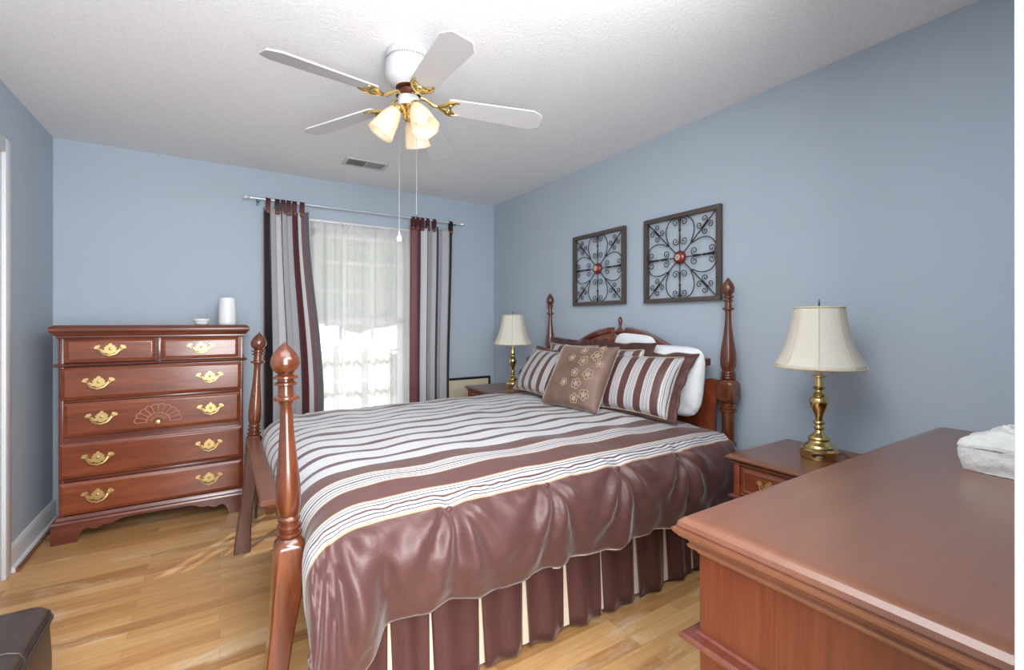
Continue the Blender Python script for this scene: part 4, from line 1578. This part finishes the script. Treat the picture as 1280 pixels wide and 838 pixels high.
# ------------------------------------------------------------------ ceiling fan
FX, FY = 0.70, 1.95
FAN = thing('ceiling_fan', 'white five blade ceiling fan with brass arms and lit glass shades', 'ceiling fan', (FX, FY, ZC))
b = MB().lathe([(0.0, 0), (0.092, 0), (0.095, -0.006), (0.098, -0.012), (0.098, -0.030), (0.095, -0.034), (0.095, -0.044), (0.098, -0.048), (0.100, -0.060), (0.100, -0.108), (0.096, -0.122), (0.082, -0.138), (0.062, -0.148), (0.058, -0.152), (0.0, -0.152)], 40, cap=False)
mh = b.build('motor_housing', 'white_fan', FAN, 40)
b = MB()
for k in range(60):
    a = 2 * PI * k / 60
    b.box(-0.0022, 0.0022, 0.0935, 0.0962, -0.043, -0.035)
    bmesh.ops.rotate(b.bm, verts=b.bm.verts[-8:], cent=(0, 0, 0), matrix=Matrix.Rotation(a, 3, 'Z'))
b.build('vent_slots', 'dark_gap', mh)
b = MB().lathe([(0.0, -0.150), (0.054, -0.150), (0.056, -0.156), (0.050, -0.160), (0.040, -0.162), (0.038, -0.180), (0.052, -0.184), (0.054, -0.190), (0.044, -0.196), (0.0, -0.196)], 32, cap=False)
M['hub_bronze'] = plain('bronze_hub', (96, 52, 36), 0.25, 0.6)
b.build('hub', 'hub_bronze', FAN)
b = MB().lathe([(0.0, -0.192), (0.044, -0.192), (0.047, -0.196), (0.047, -0.232), (0.044, -0.238), (0.0, -0.238)], 32, cap=False)
b.build('switch_housing', 'white_fan', FAN)
b = MB().lathe([(0.0, -0.236), (0.046, -0.236), (0.050, -0.242), (0.044, -0.250), (0.030, -0.258), (0.022, -0.272), (0.026, -0.282), (0.020, -0.292), (0.008, -0.300), (0.0, -0.302)], 24, cap=False)
for an in (160, 50, -75):
    a = math.radians(an)
    c_, s_ = math.cos(a), math.sin(a)
    b.tube([(0.02 * c_, 0.02 * s_, -0.252), (0.045 * c_, 0.045 * s_, -0.246), (0.060 * c_, 0.060 * s_, -0.256)], 0.007, 8)
lk = b.build('light_fitter', 'brass', FAN)
for an in (160, 50, -75):
    a = math.radians(an)
    tilt = math.radians(32)
    mt = Matrix.Translation((0.052 * math.cos(a), 0.052 * math.sin(a), -0.248)) @ Matrix.Rotation(a, 4, 'Z') @ Matrix.Rotation(PI - tilt, 4, 'Y')
    sp_ = [(0.022, 0.0), (0.026, 0.010), (0.032, 0.025), (0.040, 0.05), (0.046, 0.08), (0.050, 0.105), (0.054, 0.125), (0.058, 0.135)]
    b = MB()
    rings = []
    for r, z in sp_:
        fl_ = max(0, (z - 0.09) / 0.045)
        rings.append([mt @ Vector((r * (1 + 0.035 * fl_ * math.cos(8 * t_)) * math.cos(t_), r * (1 + 0.035 * fl_ * math.cos(8 * t_)) * math.sin(t_), z)) for t_ in [2 * PI * k / 48 for k in range(48)]])
    b.loft(rings, cap=False)
    shd = b.build('glass_shade', 'frost', lk, 60, mod='solid')
    shd.modifiers[0].thickness = 0.0025
    b = MB().lathe([(0.024, -0.012), (0.027, -0.006), (0.027, 0.006), (0.023, 0.010)], 20, mt)
    b.build('shade_collar', 'brass', lk)
    b = MB().lathe([(0.012, 0.015), (0.013, 0.03), (0.021, 0.05), (0.026, 0.068), (0.024, 0.084), (0.012, 0.097), (0.001, 0.10)], 16, mt)
    b.build('bulb', 'bulb', lk)
    lp = light('fan_bulb_light', 'POINT', Vector((FX, FY, ZC)) + mt @ Vector((0, 0, 0.118)), 0.07, (1, 0.88, 0.62), shadow_soft_size=0.03)
# blades with brass irons
def blade(an):
    a = math.radians(an)
    r0, r1 = 0.175, 0.60
    hw0, hw1 = 0.050, 0.064
    out = [(r0, -hw0 * 0.85), (r0 + 0.012, -hw0), (r1 - 0.045, -hw1), (r1 - 0.012, -hw1 * 0.72), (r1 - 0.006, -hw1 * 0.66), (r1, -hw1 * 0.5), (r1, hw1 * 0.5), (r1 - 0.006, hw1 * 0.66), (r1 - 0.012, hw1 * 0.72), (r1 - 0.045, hw1), (r0 + 0.012, hw0), (r0, hw0 * 0.85)]
    pit = Matrix.Rotation(math.radians(-12), 4, 'X')
    droop = Matrix.Rotation(math.radians(4.0), 4, 'Y')
    base = Matrix.Rotation(a, 4, 'Z') @ Matrix.Translation((0, 0, -0.205)) @ droop
    b = MB().prism(out, -0.003, 0.003, 'z').xf(base @ pit)
    bl = b.build('blade', 'white_fan', FAN, 30)
    b = MB()
    b.tube(catmull([(0.040, 0, 0.022), (0.075, 0, 0.016), (0.11, 0, -0.006), (0.140, 0, -0.010)], 5), [0.0085] * 10 + [0.008] * 6, 8)
    for s in (-1, 1):
        b.tube(catmull([(0.128, 0, -0.010), (0.150, s * 0.016, -0.012), (0.172, s * 0.036, -0.010), (0.196, s * 0.044, -0.008), (0.220, s * 0.040, -0.006)], 4), [0.008] * 9 + [0.0075, 0.007, 0.0065, 0.006, 0.0055, 0.005, 0.004, 0.003], 8)
        b.tube(catmull([(0.135, 0, -0.010), (0.165, s * 0.010, -0.010), (0.190, s * 0.022, -0.008), (0.200, s * 0.038, -0.007)], 4), 0.005, 8)
    b.tube(catmull([(0.172, -0.034, -0.009), (0.182, 0, -0.011), (0.172, 0.034, -0.009)], 5), 0.006, 8)
    b.xf(base @ pit)
    b.build('blade_iron', 'brass', bl)
for k in range(5):
    blade(51 - 72 * k)
for dx, dy, zl, bob in ((-0.035, 0.023, 1.61, True), (0.030, -0.016, 1.68, True)):
    b = MB().tube([(dx, dy, -0.24), (dx, dy, zl + 0.05 - ZC)], 0.0011, 5)
    pc = b.build('pull_chain', 'chain', FAN)
    if dx < 0:
        zb = 1.61 - ZC
        MB().lathe([(0.001, zb + 0.052), (0.003, zb + 0.048), (0.004, zb + 0.035), (0.011, zb + 0.025), (0.014, zb + 0.014), (0.010, zb + 0.004), (0.001, zb)], 14, Matrix.Translation((dx, dy, 0))).build('chain_bob', 'clear', pc)
    else:
        zb = 1.68 - ZC
        MB().sphere((dx, dy, zb + 0.05), 0.004).build('chain_bob', 'chain', pc)

# ------------------------------------------------------------------ ceiling vent
V = thing('ceiling_vent', 'small white louvered air vent in the ceiling near the window', 'vent', (0.915, 3.475, ZC))
b = MB()
x0, x1, y0, y1 = -0.155, 0.155, -0.085, 0.085
for a0, a1, c0, c1 in ((x0, x1, y0, y0 + 0.022), (x0, x1, y1 - 0.022, y1), (x0, x0 + 0.022, y0 + 0.022, y1 - 0.022), (x1 - 0.022, x1, y0 + 0.022, y1 - 0.022), (-0.006, 0.006, y0 + 0.022, y1 - 0.022)):
    b.box(a0, a1, c0, c1, -0.008, 0, 0.002)
b.build('frame', 'white_fan', V)
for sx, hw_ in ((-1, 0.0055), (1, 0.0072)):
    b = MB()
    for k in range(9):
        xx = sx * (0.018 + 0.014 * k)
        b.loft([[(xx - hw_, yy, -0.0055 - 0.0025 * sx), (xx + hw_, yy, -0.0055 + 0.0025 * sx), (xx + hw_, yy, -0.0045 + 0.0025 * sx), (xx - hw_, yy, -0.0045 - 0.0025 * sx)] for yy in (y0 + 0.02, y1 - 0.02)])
    b.build('louver', 'dark_gap' if sx < 0 else 'white_fan', V)  # left slats coloured as if in shade, right slats in the plain white
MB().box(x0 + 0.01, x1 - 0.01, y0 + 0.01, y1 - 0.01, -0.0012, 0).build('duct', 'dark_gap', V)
